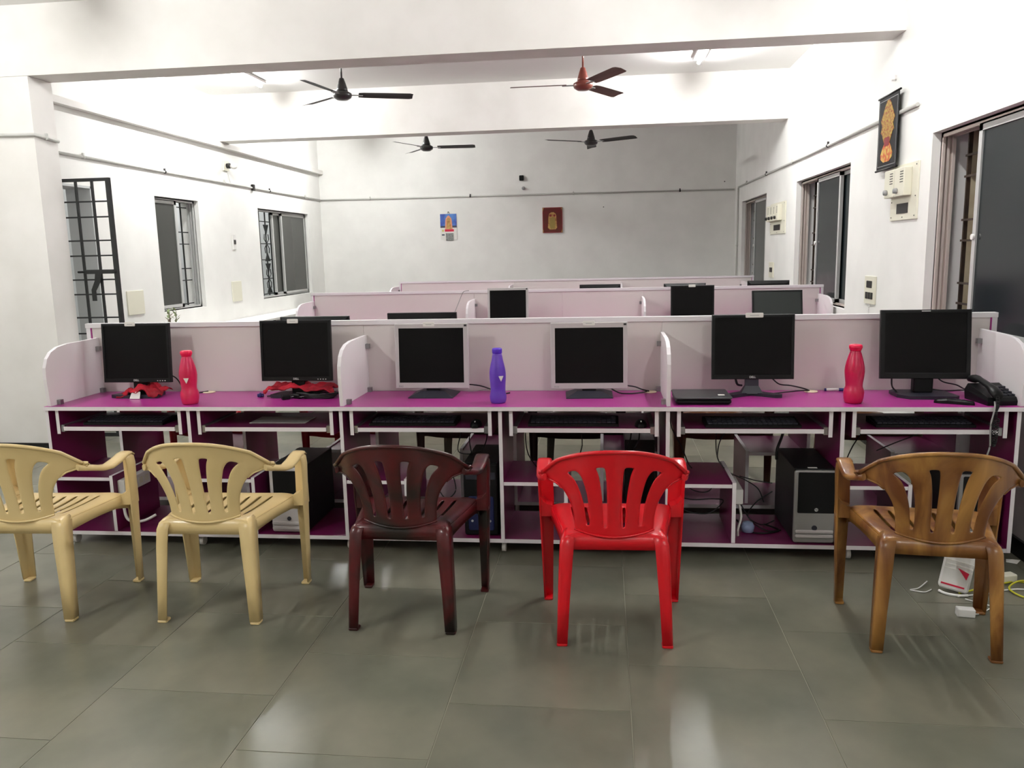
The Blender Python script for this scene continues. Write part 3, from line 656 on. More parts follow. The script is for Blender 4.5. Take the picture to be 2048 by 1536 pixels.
cable([(0.76, 4.11, z), (0.82, 4.08, z), (0.90, 4.08, 0.762), (0.97, 4.10, 0.765), (1.025, 4.15, z + 0.004)], 0.0032, M_['wire'], 'lower black cable from the v foot monitor to the grommet')
cable([(1.40, 4.07, 0.835), (1.405, 4.07, 0.79), (1.43, 4.06, 0.762), (1.45, 4.10, z)], 0.004, M_['wire'], 'short black cable hanging left of the big monitor neck')
cable([(1.62, 4.10, 0.835), (1.65, 4.09, 0.81), (1.71, 4.09, 0.795), (1.75, 4.11, 0.775), (1.79, 4.16, z + 0.004)], 0.0036, M_['wire'], 'upper black cable from the big right-hand monitor to the white grommet')
cable([(1.60, 4.12, 0.77), (1.66, 4.09, 0.765), (1.73, 4.09, 0.768), (1.785, 4.15, z + 0.004)], 0.0036, M_['wire'], 'lower black cable from the big right-hand monitor to the white grommet')
cable([(0.655, 4.11, 0.835), (0.665, 4.10, 0.80), (0.69, 4.12, 0.79)], 0.006, M_['wire'], 'black plug hanging beside the v foot monitor neck')
# cable heap under the second monitor
cable([(-1.80, 4.03, z), (-1.76, 4.04, z), (-1.70, 4.03, z), (-1.64, 4.02, 0.762)], 0.003, M_['wire'], 'thin black cable with a blue plug reaching left from the cable heap')
o = MB().rbox(-0.022, 0.012, -0.009, 0.009, 0.0, 0.016, 0.004, axis='x').rbox(-0.012, 0.0, -0.016, 0.016, 0.0, 0.02, 0.004, axis='x').build('cable_plug', M_['bluewire'], loc=(-1.83, 4.03, PZ + 0.001), rz=0.4); tag(o, 'blue video plug at the left end of the cable heap', 'plug')
for k in range(4):
    a = 0.055 + 0.008 * k; pts = [( -1.50 + a * 1.5 * math.cos(u), 4.0 + 0.045 * math.sin(u), PZ + 0.006 + 0.007 * k + 0.003 * math.sin(3 * u + k)) for u in [i * 2 * PI / 16 for i in range(17)]]
    cable(pts, 0.0042, M_['wire'], ['lowest', 'second lowest', 'second highest', 'topmost'][k] + ' loop of the coiled black cable under the second black monitor', group='loops of the coiled black cable', n=3)
cable([(-1.70, 3.99, 0.758), (-1.66, 3.97, 0.762), (-1.62, 3.985, 0.772), (-1.58, 4.0, 0.776), (-1.53, 3.98, 0.765)], 0.005, M_['wire'], 'thick black cable crossing the front of the cable heap')
for k, (x, y, rz) in enumerate(((-1.655, 3.955, 0.7), (-1.60, 3.975, -0.5))):
    t = thing('power_plug', ['black power plug lying loose, nearest the worktop edge', 'black power plug resting on the cable heap'][k], 'plug', (x, y, PZ), rz)
    MB().rbox(-0.03, 0.012, -0.014, 0.014, 0.0, 0.024, 0.006, axis='x').build('plug_body', M_['blackp'], t)
    for yy in (-0.007, 0.007): MB().cyl(0.0025, 0.012, 0.032, 0, yy, 0.012, 8, 0, 'x').build('pin', M_['steel'], t)
def cloth(cx, cy, wx, wy, zf, label, seed, n=(26, 16)):
    rnd = random.Random(seed); ph = [rnd.uniform(0, 6.28) for _ in range(8)]
    vs = []; fs = []
    for j in range(n[1]):
        for i in range(n[0]):
            u = i / (n[0] - 1) * 2 - 1; v = j / (n[1] - 1) * 2 - 1
            ed = 1 + 0.10 * math.sin(5 * u + ph[0]) + 0.08 * math.sin(4 * v + ph[1])
            x = u * wx * ed; y = v * wy * ed
            zz = zf(u, v) + 0.008 * math.sin(9 * u + 4 * v + ph[2]) + 0.006 * math.sin(13 * v - 6 * u + ph[3]) + 0.004 * math.sin(21 * u + ph[4])
            vs.append((x, y, max(zz, 0.003)))
    for j in range(n[1] - 1):
        for i in range(n[0] - 1):
            a = j * n[0] + i; fs.append((a, a + 1, a + 1 + n[0], a + n[0]))
    o = MB().add(vs, fs, 0, True).build('red_cloth', M_['redcloth'], loc=(cx, cy, PZ))
    md = o.modifiers.new('thick', 'SOLIDIFY'); md.thickness = 0.003; md.offset = 1
    return tag(o, label, 'cloth')
cloth(-2.515, 4.05, 0.115, 0.075, lambda u, v: 0.062 - 0.045 * abs(u) ** 1.3 - 0.02 * max(0, -v) + 0.008 * (u > 0.2), 'red cloth bunched over the stand of the far left monitor', 3)
cloth(-1.625, 4.06, 0.185, 0.07, lambda u, v: 0.066 - 0.022 * abs(u + 0.1) ** 1.4 - 0.012 * max(0, -v), 'red cloth spread over the cable heap under the second black monitor', 5)
o = MB().prism([(-0.028, 0.0), (0.03, 0.0), (0.026, 0.040), (-0.022, 0.038)], -0.001, 0.001).build('paper_slip', M_['label'], loc=(-2.515, 3.962, PZ + 0.002)); o.rotation_euler = (math.radians(-28), 0, 0); tag(o, 'white paper slip on the base of the far left monitor', 'paper')

# thin bent wire rising behind the near partition
cable([(-0.842, 4.44, 1.159), (-0.825, 4.45, 1.20), (-0.80, 4.46, 1.26), (-0.785, 4.46, 1.275), (-0.76, 4.46, 1.278)], 0.0022, M_['greywire'], 'thin grey wire sticking up behind the near partition')
# little plant behind the near partition
t = thing('potted_plant', 'small green plant just showing over the near partition, left part', 'plant', (-2.58, 4.52, PZ))
MB().lathe([(0.03, 0.0), (0.045, 0.10), (0.048, 0.11), (0.04, 0.11), (0.035, 0.10)], n=18).build('pot', M_['whitep'], t)
sm_ = MB(); lf = []
rr = random.Random(2)
for k in range(7):
    a = rr.uniform(0, 6.28); lean = rr.uniform(0.01, 0.03); hh = rr.uniform(0.38, 0.45)
    p0 = Vector((0.012 * math.cos(a), 0.012 * math.sin(a), 0.1)); p1 = Vector((lean * math.cos(a), lean * math.sin(a), hh))
    sm_.tube([p0, (p0 + p1) / 2 + Vector((0.004, 0, 0)), p1], 0.0022, 5)
    for j in range(3):
        q = p0.lerp(p1, 0.86 + 0.07 * j); b = a + j * 2.1; d = Vector((math.cos(b), math.sin(b), 0.9)).normalized() * 0.038
        s = d.cross(Vector((0, 0, 1))).normalized() * 0.009
        MB().add([q, q + d * 0.5 + s, q + d, q + d * 0.5 - s, q + d * 0.5 + Vector((0, 0, 0.003))], [(0, 1, 4), (1, 2, 4), (2, 3, 4), (3, 0, 4)]).build('leaf', M_['leaf'], t)
sm_.build('stem', M_['stem'], t)

# ------------------------------------------------------------------ keyboards, mice, papers on the trays
def keyboard(x, y, z, w, label, rz=0.0):
    t = thing('keyboard', label, 'keyboard', (x, y, z), rz, 'keyboards on the trays')
    d = 0.15
    MB().loft([[(-w / 2, 0, 0), (w / 2, 0, 0), (w / 2, d, 0), (-w / 2, d, 0)], [(-w / 2, 0, 0.012), (w / 2, 0, 0.012), (w / 2, d, 0.026), (-w / 2, d, 0.026)]], 0, False).build('case', M_['blackp'], t)
    ks = MB()
    for r in range(5):
        n = 18
        for c in range(n):
            x0 = -w / 2 + 0.012 + c * (w - 0.024) / n; yy = 0.02 + r * 0.022; zz = 0.0125 + 0.014 * yy / d
            ks.box(x0 + 0.001, x0 + (w - 0.024) / n - 0.002, yy, yy + 0.018, zz, zz + 0.006)
    k = ks.build('keys', M_['basep'], t); k['kind'] = 'stuff'
kb = ['black keyboard on the tray of the far left bay', 'black keyboard on the tray of the second bay', 'black keyboard on the tray left of the dark maroon chair rail', 'black keyboard on the tray above the red chair', 'black keyboard on the tray above the silver and black computer', 'black keyboard on the tray of the far right bay']
for i in range(6):
    if i == 1: continue
    xm = (XS[i] + XS[i + 1]) / 2
    keyboard(xm - (0.05 if i in (2, 3) else 0.0), 3.785 + (0.02 if i != 4 else 0.0), 0.6415, 0.44, kb[i])
def mouse(x, y, label):
    t = thing('computer_mouse', label, 'mouse', (x, y, 0.6415))
    secs = []
    for k in range(7):
        a = k / 6; yy = -0.055 + 0.11 * a; s = math.sin(PI * (0.08 + 0.84 * a)) ** 0.6
        secs.append([(0.03 * s * math.cos(q * PI / 8), yy, 0.034 * s * math.sin(q * PI / 8)) for q in range(9)])
    MB().loft(secs).build('shell', M_['blackp'], t)
    MB().cyl(0.006, -0.003, 0.003, 0, -0.03, 0.026, 10, 0, 'x').build('wheel', M_['logo'], t)
mouse(-0.635, 3.815, 'black mouse on the tray left of the pillar under the violet bottle')
mouse(0.17, 3.83, 'black mouse on the tray above the red chair')
def flat(name, x0, x1, y0, y1, z0, z1, mt, label, cat):
    return tag(MB().box(0, x1 - x0, 0, y1 - y0, 0, z1 - z0).build(name, mt, loc=(x0, y0, z0)), label, cat)
flat('pale_sheet', -1.83, -1.53, 3.86, 4.02, 0.6425, 0.6445, M_['label'], 'white papers on the tray of the second bay', 'paper')
for i, (x0, x1, mt, lb) in enumerate(((-1.05, -0.86, 'label', 'white stand-in for the bright gap over the keyboard near the maroon chair'), (-0.74, -0.62, 'yelp', 'yellow stand-in for the bright gap behind the mouse under the violet bottle'), (0.50, 0.62, 'yelp', 'yellow stand-in for the bright gap over the keyboard under the laptop'))):
    # added sheets standing in for bright floor and wall seen through the gap
    tag(MB().box(0, x1 - x0, 0, 0.12, 0, 0.0015).build('pale_sheet', M_[mt], loc=(x0, 3.99, 0.688), rz=0), lb, 'paper').rotation_euler = (math.radians(22), 0, 0)

# ------------------------------------------------------------------ computer towers
def tower(x, y, label, style, w=0.185, h=0.36, d=0.40, rz=0.0):
    t = thing('computer_tower', label, 'computer', (x, y, 0.0785), rz)
    MB().rbox(-w / 2, w / 2, 0.02, d, 0.004, h, 0.004).build('case', M_['blackp'], t)
    for sx in (-1, 1):
        for yy in (0.06, d - 0.05): MB().cyl(0.012, 0, 0.005, sx * (w / 2 - 0.03), yy, 0, 10).build('foot', M_['dark'], t)
    if style == 'silver':
        MB().rbox(-w / 2, w / 2, 0.0, 0.03, 0.004, h - 0.005, 0.012).build('front_bezel', M_['silver2'], t)
        MB().rbox(-w / 2 + 0.014, w / 2 - 0.006, -0.004, 0.004, h * 0.42, h - 0.012, 0.006).build('black_door', M_['blackp'], t)
        MB().cyl(0.0125, -0.003, 0.002, 0.0, 0, h * 0.22, 20, 0, 'y').build('power_button', M_['basep'], t)
        for zz in (0.032, 0.055): MB().rbox(-w / 2 + 0.008, w / 2 - 0.008, -0.008, 0.004, zz, zz + 0.015, 0.006).build('ridge', M_['silver'], t)
        MB().cyl(0.0085, -0.0052, -0.0036, 0.005, 0, h * 0.47, 18, 0, 'y').build('round_badge', M_['logo'], t)
        text_mesh('logo', 'hp', 0.013, M_['blackp'], t, (0.005, -0.0056, h * 0.475))
        MB().box(-0.03, 0.012, 0.03, 0.05, h - 0.0005, h + 0.0005).build('sticker', M_['label'], t)
    elif style == 'grey':
        MB().rbox(-w / 2, w / 2, 0.0, 0.03, 0.004, h - 0.005, 0.012).build('front_bezel', M_['silver'], t)
        MB().rbox(-w / 2 + 0.02, w / 2 - 0.012, -0.004, 0.004, h * 0.45, h - 0.02, 0.006).build('black_door', M_['blackp'], t)
        MB().cyl(0.011, -0.003, 0.002, 0.0, 0, h * 0.22, 20, 0, 'y').build('power_button', M_['basep'], t)
        for zz in (0.018, 0.044): MB().rbox(-w / 2 + 0.004, w / 2 - 0.004, -0.010, 0.004, zz, zz + 0.018, 0.008).build('ridge', M_['silver'], t)
        MB().box(-0.02, 0.03, 0.004, 0.03, h - 0.0055, h - 0.0045).build('sticker', M_['label'], t)
    elif style == 'blue':
        MB().rbox(-w / 2, w / 2, 0.0, 0.03, 0.004, h - 0.005, 0.01).build('front_bezel', M_['blackp'], t)
        MB().rbox(-w / 2 + 0.02, w / 2 - 0.02, -0.005, 0.004, 0.03, h * 0.55, 0.01).build('blue_panel', M_['bluef'], t)
        for sx in (-1, 1): MB().cyl(0.006, -0.007, -0.003, sx * 0.045, 0, 0.08, 12, 0, 'y').build('lamp_stud', M_['logo'], t)
        MB().rbox(-w / 2 + 0.01, w / 2 - 0.01, -0.003, 0.004, h * 0.78, h * 0.88, 0.004).build('drive_door', M_['basep'], t)
    else:
        MB().rbox(-w / 2, w / 2, 0.0, 0.03, 0.004, h - 0.005, 0.008).build('front_bezel', M_['blackp'], t)
        MB().box(-w / 2 + 0.004, -w / 2 + 0.012, -0.002, 0.004, 0.02, h - 0.02).build('chrome_strip', M_['logo'], t)
        MB().rbox(-w / 2 + 0.02, w / 2 - 0.02, -0.003, 0.004, h * 0.6, h * 0.85, 0.004).build('drive_door', M_['basep'], t)
tower(-1.62, 3.79, 'grey fronted black computer tower behind the second cream chair', 'grey', 0.19, 0.35, 0.42)
tower(-0.62, 3.80, 'black computer tower with blue front behind the maroon chair', 'blue', 0.17, 0.375, 0.40)
tower(0.985, 3.775, 'silver and black computer tower left of the wood tone chair', 'silver', 0.19, 0.365, 0.43)
tower(1.73, 3.80, 'silver and black computer tower behind the wood tone chair', 'silver', 0.185, 0.345, 0.40)
tower(0.19, 4.79, 'black computer tower on the far side, seen through the red chair back', 'plain', 0.165, 0.36, 0.40, PI)

# power strips on the shelf uprights and hanging bits
def strip(x, y, z, label, rz=0):
    t = thing('power_strip', label, 'power strip', (x, y, z), rz)
    MB().rbox(0.0, 0.042, 0.0, 0.24, 0.0, 0.075, 0.006, axis='y').build('strip_body', M_['whitep'], t)
    for k in range(4):
        MB().rbox(0.0415, 0.044, 0.02 + k * 0.055, 0.055 + k * 0.055, 0.02, 0.055, 0.004, axis='x').build('socket', M_['cream'], t)
    return t
strip(XS[0] + 0.3245, 3.80, 0.27, 'white power strip on the shelf upright behind the first cream chair')
strip(XS[4] + 0.3245, 3.82, 0.255, 'white power strip on the shelf upright left of the silver tower')
cable([(XS[0] + 0.35, 3.81, 0.27), (XS[0] + 0.35, 3.80, 0.20), (XS[0] + 0.37, 3.80, 0.13), (XS[0] + 0.43, 3.83, 0.115), (XS[0] + 0.49, 3.86, 0.14)], 0.008, M_['whitep'], 'thick white lead looping below the left power strip')
cable([(XS[4] + 0.35, 3.84, 0.255), (XS[4] + 0.36, 3.83, 0.19), (XS[4] + 0.345, 3.82, 0.13), (XS[4] + 0.35, 3.85, 0.088)], 0.006, M_['whitep'], 'white lead hanging below the power strip by the silver tower')
o = MB().lathe([(0.002, 0.0), (0.03, 0.004), (0.034, 0.03), (0.024, 0.05), (0.002, 0.056)], n=12).build('plastic_bag', mat('pale_blue_plastic', (150, 165, 200), 0.4, bump=0.4, scale=30), loc=(XS[4] + 0.41, 3.93, 0.0785)); tag(o, 'crumpled pale blue plastic bag beside the shelf upright', 'bag')
def hang(pts, label, r=0.003): return cable(pts, r, M_['wire'], label, group='black leads hanging under the desks')
hang([(-0.72, 4.0, 0.62), (-0.75, 4.0, 0.55), (-0.76, 3.98, 0.47), (-0.70, 4.0, 0.45)], 'black lead hanging above the blue fronted tower, leftmost')
hang([(-0.68, 3.99, 0.62), (-0.70, 3.98, 0.54), (-0.69, 3.98, 0.455)], 'black lead hanging straight above the blue fronted tower')
hang([(-0.64, 4.0, 0.62), (-0.61, 4.0, 0.56), (-0.63, 3.97, 0.49), (-0.70, 3.99, 0.455)], 'black lead curling above the blue fronted tower, rightmost')
hang([(-0.40, 4.0, 0.62), (-0.41, 4.0, 0.55), (-0.40, 4.02, 0.45), (-0.36, 4.05, 0.372)], 'thin black lead dropping to the shelf left of the red chair')
hang([(-0.13, 4.05, 0.62), (-0.12, 4.05, 0.5), (-0.13, 4.06, 0.43), (-0.10, 4.1, 0.33), (-0.05, 4.12, 0.2), (-0.04, 4.1, 0.084)], 'black lead dropping behind the red chair back, left slot')
hang([(0.14, 4.1, 0.62), (0.13, 4.15, 0.5), (0.11, 4.30, 0.40)], 'black lead above the right part of the red chair, left of a pair', 0.004)
hang([(0.175, 4.1, 0.62), (0.175, 4.15, 0.5), (0.155, 4.32, 0.40)], 'black lead above the right part of the red chair, right of a pair', 0.004)
hang([(0.315, 3.98, 0.72), (0.33, 4.0, 0.6), (0.38, 4.02, 0.5), (0.42, 4.04, 0.4), (0.44, 4.05, 0.372)], 'black lead crossing above the shelf left of the silver tower')
hang([(0.57, 4.06, 0.62), (0.56, 4.07, 0.52), (0.57, 4.05, 0.42), (0.62, 4.03, 0.36), (0.70, 4.03, 0.32), (0.77, 4.04, 0.27), (0.80, 4.04, 0.2)], 'long black lead sweeping from the tray towards the silver tower')
hang([(0.63, 4.08, 0.62), (0.62, 4.1, 0.57), (0.58, 4.08, 0.5), (0.565, 4.05, 0.43)], 'black lead bowing left under the tray of the laptop bay')
hang([(0.68, 4.06, 0.33), (0.76, 4.05, 0.31), (0.84, 4.04, 0.30)], 'short black lead reaching the back of the silver tower')
hang([(0.84, 4.03, 0.26), (0.76, 4.03, 0.20), (0.72, 4.02, 0.13), (0.78, 3.98, 0.10), (0.84, 3.96, 0.13)], 'black lead looping low beside the silver tower')
hang([(0.68, 4.0, 0.20), (0.73, 3.97, 0.12), (0.80, 3.94, 0.0835), (0.87, 3.95, 0.0835)], 'black lead lying on the bottom board beside the silver tower')
hang([(0.66, 3.99, 0.12), (0.70, 3.93, 0.0835), (0.78, 3.90, 0.0835), (0.86, 3.95, 0.0835), (0.80, 4.02, 0.09)], 'black lead coiled on the bottom board beside the silver tower', 0.0045)
hang([(0.88, 3.98, 0.62), (0.865, 3.97, 0.56), (0.84, 3.95, 0.50), (0.84, 3.96, 0.446)], 'thick black lead dropping onto the silver tower', 0.007)
hang([(0.31, 4.0, 0.34), (0.38, 4.0, 0.31), (0.45, 3.99, 0.27), (0.52, 3.99, 0.27), (0.56, 4.0, 0.34)], 'black lead drooping under the shelf left of the silver tower')
hang([(0.36, 3.98, 0.24), (0.44, 3.97, 0.23), (0.54, 3.97, 0.235), (0.59, 3.98, 0.22), (0.52, 3.97, 0.16), (0.42, 3.97, 0.165), (0.36, 3.98, 0.2)], 'black lead lying in a wide loop below the shelf left of the silver tower')
hang([(1.62, 4.0, 0.62), (1.52, 4.0, 0.57), (1.42, 4.02, 0.52), (1.34, 4.05, 0.47)], 'black lead running slantwise under the far right tray')
hang([(1.27, 4.0, 0.62), (1.25, 4.02, 0.56), (1.22, 4.05, 0.48), (1.20, 4.1, 0.37)], 'thin black lead below the left part of the far right tray')
hang([(-0.83, 3.97, 0.33), (-0.87, 3.97, 0.28), (-0.83, 3.96, 0.22), (-0.78, 3.97, 0.26), (-0.79, 3.97, 0.34)], 'looped black lead behind the maroon chair')
hang([(-0.35, 4.02, 0.335), (-0.38, 4.02, 0.30), (-0.33, 4.04, 0.27), (-0.27, 4.03, 0.30), (-0.22, 4.02, 0.29)], 'short curled lead under the shelf left of the red chair')

# ------------------------------------------------------------------ chairs (one-piece moulded armchairs)
def L_section(cx, cy, z, sx, sy, a, b, th):
    """L profile; outer corner at (cx, cy); sx, sy point outwards"""
    r = min(a, b) * 0.22; p = []
    pts = [(-a, 0), (-r, 0), (-0.3 * r, -0.3 * r), (0, -r), (0, -b), (-th, -b), (-th, -r - th * 0.2), (-th - 0.3 * r, -th - 0.3 * r), (-r - th * 0.2, -th), (-a, -th)]
    return [(cx + sx * x, cy + sy * y, z) for x, y in pts]
def interp(tab, t):
    for (a, va), (b, vb) in zip(tab, tab[1:]):
        if t <= b: return va + (vb - va) * (t - a) / (b - a)
    return tab[-1][1]
WT = [(0, 0.148), (0.2, 0.150), (0.35, 0.155), (0.5, 0.166), (0.62, 0.181), (0.70, 0.194), (0.76, 0.207), (0.80, 0.226), (0.84, 0.256), (0.88, 0.276), (0.94, 0.282), (0.98, 0.278), (1, 0.268)]
def backP(s, t):
    x = s * interp(WT, t); zb = 0.448 - 0.022 * (1 - s * s)
    zt = 0.773 - 0.095 * abs(s) ** 2.3
    zz = zb + (zt - zb) * t
    if t > 0.8 and abs(s) > 0.8: zz -= 0.02 * (abs(s) - 0.8) / 0.2 * (t - 0.8) / 0.2
    y = -0.187 - 0.085 * t ** 1.3 + (1.4 + 0.75 * t) * x * x
    return (x, y, zz)
def chair_meshes():
    R = {}
    # backrest with four flaring slots
    rows = [0, .04, .08, .11, .14, .2, .28, .36, .44, .52, .6, .68, .74, .79, .82, .85, .9, .95, 1.0]
    cen = (-0.655, -0.222, 0.222, 0.655)
    def cols(t):
        h = 0.036 + 0.028 * max(0, (t - 0.1) / 0.7)
        if t < .135: h *= 0.75
        out = [-1, -0.9, -0.81]
        prev = None
        for k, c in enumerate(cen):
            out += [c - h, c, c + h]
            if k < 3:
                m_ = (c + cen[k + 1]) / 2; out += [m_ - 0.07, m_ + 0.07]
        out += [0.81, 0.9, 1]
        return sorted(out)
    nc = len(cols(0.5)); mb = MB(); vs = []; fs = []
    slotcols = []
    c0 = cols(0.5)
    for k, c in enumerate(cen):
        i = min(range(nc), key=lambda q: abs(c0[q] - c)); slotcols += [i - 1, i]
    for t in rows: vs += [backP(s, t) for s in cols(t)]
    for j in range(len(rows) - 1):
        inslot = rows[j] >= 0.109 and rows[j + 1] <= 0.821
        for i in range(nc - 1):
            if inslot and i in slotcols: continue
            a = j * nc + i; fs.append((a, a + 1, a + 1 + nc, a + nc))
    mb.add(vs, fs, 0, True)
    me = mb.mesh('backrest'); R['backrest'] = me
    # rim
    rim = MB(); S = [i / 20 - 1 for i in range(41)]
    rim.tube([Vector(backP(s, 1.0)) + Vector((0, -0.004, 0)) for s in S], 0.0075, 8)
    rim.tube([backP(1, t) for t in (1.0, 0.97, 0.93, 0.88, 0.83, 0.78, 0.7)], [0.0075, .007, .006, .005, .0045, .004, .003], 6)
    rim.tube([backP(-1, t) for t in (1.0, 0.97, 0.93, 0.88, 0.83, 0.78, 0.7)], [0.0075, .007, .006, .005, .0045, .004, .003], 6)
    rim.tube([Vector(backP(s, 0.0)) + Vector((0, -0.003, 0)) for s in S], 0.005, 6)
    R['rim'] = rim.mesh('rim')
    # seat
    V = [0, .06, .12, .2, .3, .4, .5, .6, .7, .8, .88, .94, .98, 1.0]
    def sw(v): return 0.186 + 0.062 * min(1, v * 1.15)
    U = [-1, -.92, -.8] + [c + d for c in (-.66, -.44, -.22, 0, .22, .44, .66) for d in (-.018, .018)] + [.8, .92, 1]
    slot = [3, 5, 7, 9, 11, 13, 15]
    vs = []; fs = []; nu = len(U)
    for v in V:
        for u in U:
            x = u * sw(v); y = -0.178 + 0.405 * v
            zz = 0.432 - 0.014 * (1 - u * u) * math.sin(PI * min(1, v * 1.05)) + (0.006 * v) - (0.03 * ((v - .88) / .12) ** 2 if v > .88 else 0) - (0.012 * ((abs(u) - .8) / .2) ** 2 if abs(u) > .8 else 0)
            vs.append((x, y, zz))
    for j in range(len(V) - 1):
        for i in range(nu - 1):
            if i in slot and V[j] >= .19 and V[j + 1] <= .81: continue
            a = j * nu + i; fs.append((a, a + 1, a + 1 + nu, a + nu))
    mb = MB().add(vs, fs, 0, True)
    R['seat'] = mb.mesh('seat')
    # apron skirts below the seat
    ap = MB(); n0 = len(V)
    def strip_(top, drop):
        a = [Vector(p) for p in top]; b = [p + Vector((0, 0, -d)) for p, d in zip(a, drop)]
        k = len(a); ap.add(a + b, [(i, i + 1, k + i + 1, k + i) for i in range(k - 1)], 0, True)
    strip_([vs[(n0 - 1) * nu + i] for i in range(nu)], [0.070 - 0.022 * abs(U[i]) ** 4 for i in range(nu)])
    strip_([vs[i] for i in range(nu)], [0.060] * nu)
    for i in (0, nu - 1): strip_([vs[j * nu + i] for j in range(n0)], [0.056 - 0.012 * math.sin(PI * V[j]) for j in range(n0)])
    R['apron'] = ap.mesh('apron')
    for sx, nm in ((-1, 'l'), (1, 'r')):
        # rear leg
        secs = []
        for z, x, y, a, b in ((0.433, 0.176, -0.135, 0.03, 0.03), (0.430, 0.188, -0.165, 0.045, 0.05), (0.418, 0.198, -0.184, 0.052, 0.06), (0.395, 0.204, -0.195, 0.053, 0.06), (0.33, 0.208, -0.202, 0.052, 0.055), (0.16, 0.214, -0.212, 0.045, 0.046), (0.012, 0.219, -0.222, 0.041, 0.04)):
            secs.append(L_section(sx * x, y, z, sx, -1, a, b, 0.007))
        mb = MB().loft(secs); x, y = 0.219, -0.222
        mb.rbox(*(sorted((sx * x, sx * (x - 0.041)))), y - 0.0005, y + 0.04, 0.0, 0.012, 0.006, axis='z')
        R['rear_' + nm] = mb.mesh('leg')
        # front leg, rising to the arm
        secs = []
        for z, x, y, a, b in ((0.617, 0.296, 0.205, 0.058, 0.062), (0.604, 0.303, 0.222, 0.062, 0.075), (0.57, 0.304, 0.229, 0.062, 0.078), (0.5, 0.301, 0.231, 0.060, 0.074), (0.43, 0.299, 0.232, 0.060, 0.072), (0.2, 0.291, 0.232, 0.046, 0.055), (0.012, 0.285, 0.231, 0.037, 0.044)):
            secs.append(L_section(sx * x, y, z, sx, 1, a, b, 0.007))
        mb = MB().loft(secs); x, y = 0.285, 0.231
        mb.rbox(*(sorted((sx * x, sx * (x - 0.037)))), y - 0.044, y + 0.0005, 0.0, 0.012, 0.006, axis='z')
        # web between seat side and leg
        mb.prism([(sx * 0.248, 0.385), (sx * 0.298, 0.385), (sx * 0.298, 0.47), (sx * 0.270, 0.44), (sx * 0.244, 0.432)][::sx], 0.165, 0.226, 'y')
        R['front_' + nm] = mb.mesh('leg')
        # arm
        secs = []
        e = backP(sx, 0.86)
        for x, y, z, hw, th, ang in ((abs(e[0]) - 0.008, e[1] - 0.03, e[2] + 0.004, 0.008, 0.012, 0.6), (abs(e[0]) - 0.002, e[1] + 0.01, e[2] - 0.006, 0.016, 0.012, 0.45), (0.270, 0.0, 0.604, 0.024, 0.011, 0.25), (0.274, 0.05, 0.597, 0.028, 0.010, 0.1), (0.275, 0.11, 0.606, 0.029, 0.010, 0.05), (0.275, 0.165, 0.620, 0.030, 0.009, 0.0), (0.274, 0.200, 0.622, 0.030, 0.008, 0.0), (0.273, 0.222, 0.610, 0.030, 0.006, 0.0)):
            g_ = []
            for k in range(10):
                q = 2 * PI * k / 10; cx = math.copysign(abs(math.cos(q)) ** 0.6, math.cos(q)) * hw; cz = math.copysign(abs(math.sin(q)) ** 0.8, math.sin(q)) * th
                g_.append((sx * (x + cx * math.cos(ang) + cz * math.sin(ang) * 0.3), y, z + cz - cx * math.sin(ang)))
            secs.append(g_)
        R['arm_' + nm] = MB().loft(secs).mesh('armrest')
    return R
CM = chair_meshes()
for me in CM.values(): me.materials.append(None)
def chair(label, x, y, rz, mt, group):
    t = thing('plastic_armchair', label, 'chair', (x, y, 0), math.radians(rz), group)
    for nm, key in (('backrest', 'backrest'), ('seat', 'seat'), ('leg', 'rear_l'), ('leg', 'rear_r'), ('leg', 'front_l'), ('leg', 'front_r'), ('armrest', 'arm_l'), ('armrest', 'arm_r')):
        o = bpy.data.objects.new(nm, CM[key]); COL.objects.link(o); o.parent = t
        o.material_slots[0].link = 'OBJECT'; o.material_slots[0].material = M_[mt]
        subs = [('rim', 'rim')] if key == 'backrest' else [('apron', 'apron')] if key == 'seat' else []
        for n2, k2 in subs:
            q = bpy.data.objects.new(n2, CM[k2]); COL.objects.link(q); q.parent = o
            q.material_slots[0].link = 'OBJECT'; q.material_slots[0].material = M_[mt]
            if k2 == 'apron': md = q.modifiers.new('thick', 'SOLIDIFY'); md.thickness = 0.005; md.offset = 0
        if key in ('backrest', 'seat'):
            md = o.modifiers.new('thick', 'SOLIDIFY'); md.thickness = 0.006; md.offset = 0
            md = o.modifiers.new('smooth', 'SUBSURF'); md.levels = 1; md.render_levels = 1
    return t
gN = 'chairs in front of the near desks'
chair('cream plastic armchair cut off by the left edge of the picture', -2.437, 3.105, 3, 'ch_cream', gN)
chair('cream plastic armchair standing fully in view', -1.634, 3.14, 1.5, 'ch_cream', gN)
chair('dark maroon plastic armchair between the cream and red chairs', -0.805, 3.12, -1, 'ch_maroon', gN)
chair('bright red plastic armchair in front of the silver monitor', 0.026, 3.06, 1.6, 'ch_red', gN)
chair('wood tone brown plastic armchair at the right of the near row', 1.212, 3.062, -7, 'ch_wood', gN)
gF = 'chairs on the far side of the near desks'
for (lb, x, y, rz, mt) in (('dark red armchair tucked under the far side behind the far left bay', -2.55, 5.055, 178, 'ch_dred'),
                           ('dark red armchair tucked under the far side behind the second bay', -1.65, 5.055, 180, 'ch_dred'),
                           ('taupe armchair on the far side behind the maroon chair', -0.89, 5.06, 178, 'ch_grey'),
                           ('very dark brown armchair on the far side behind the red chair', -0.177, 5.055, 180, 'ch_black'),
                           ('brown armchair on the far side left of the silver tower', 0.700, 5.06, 182, 'ch_brown'),
                           ('light brown armchair on the far side behind the far right bay', 1.56, 5.06, 180, 'ch_brown')):
    chair(lb, x, y, rz, mt, gF)
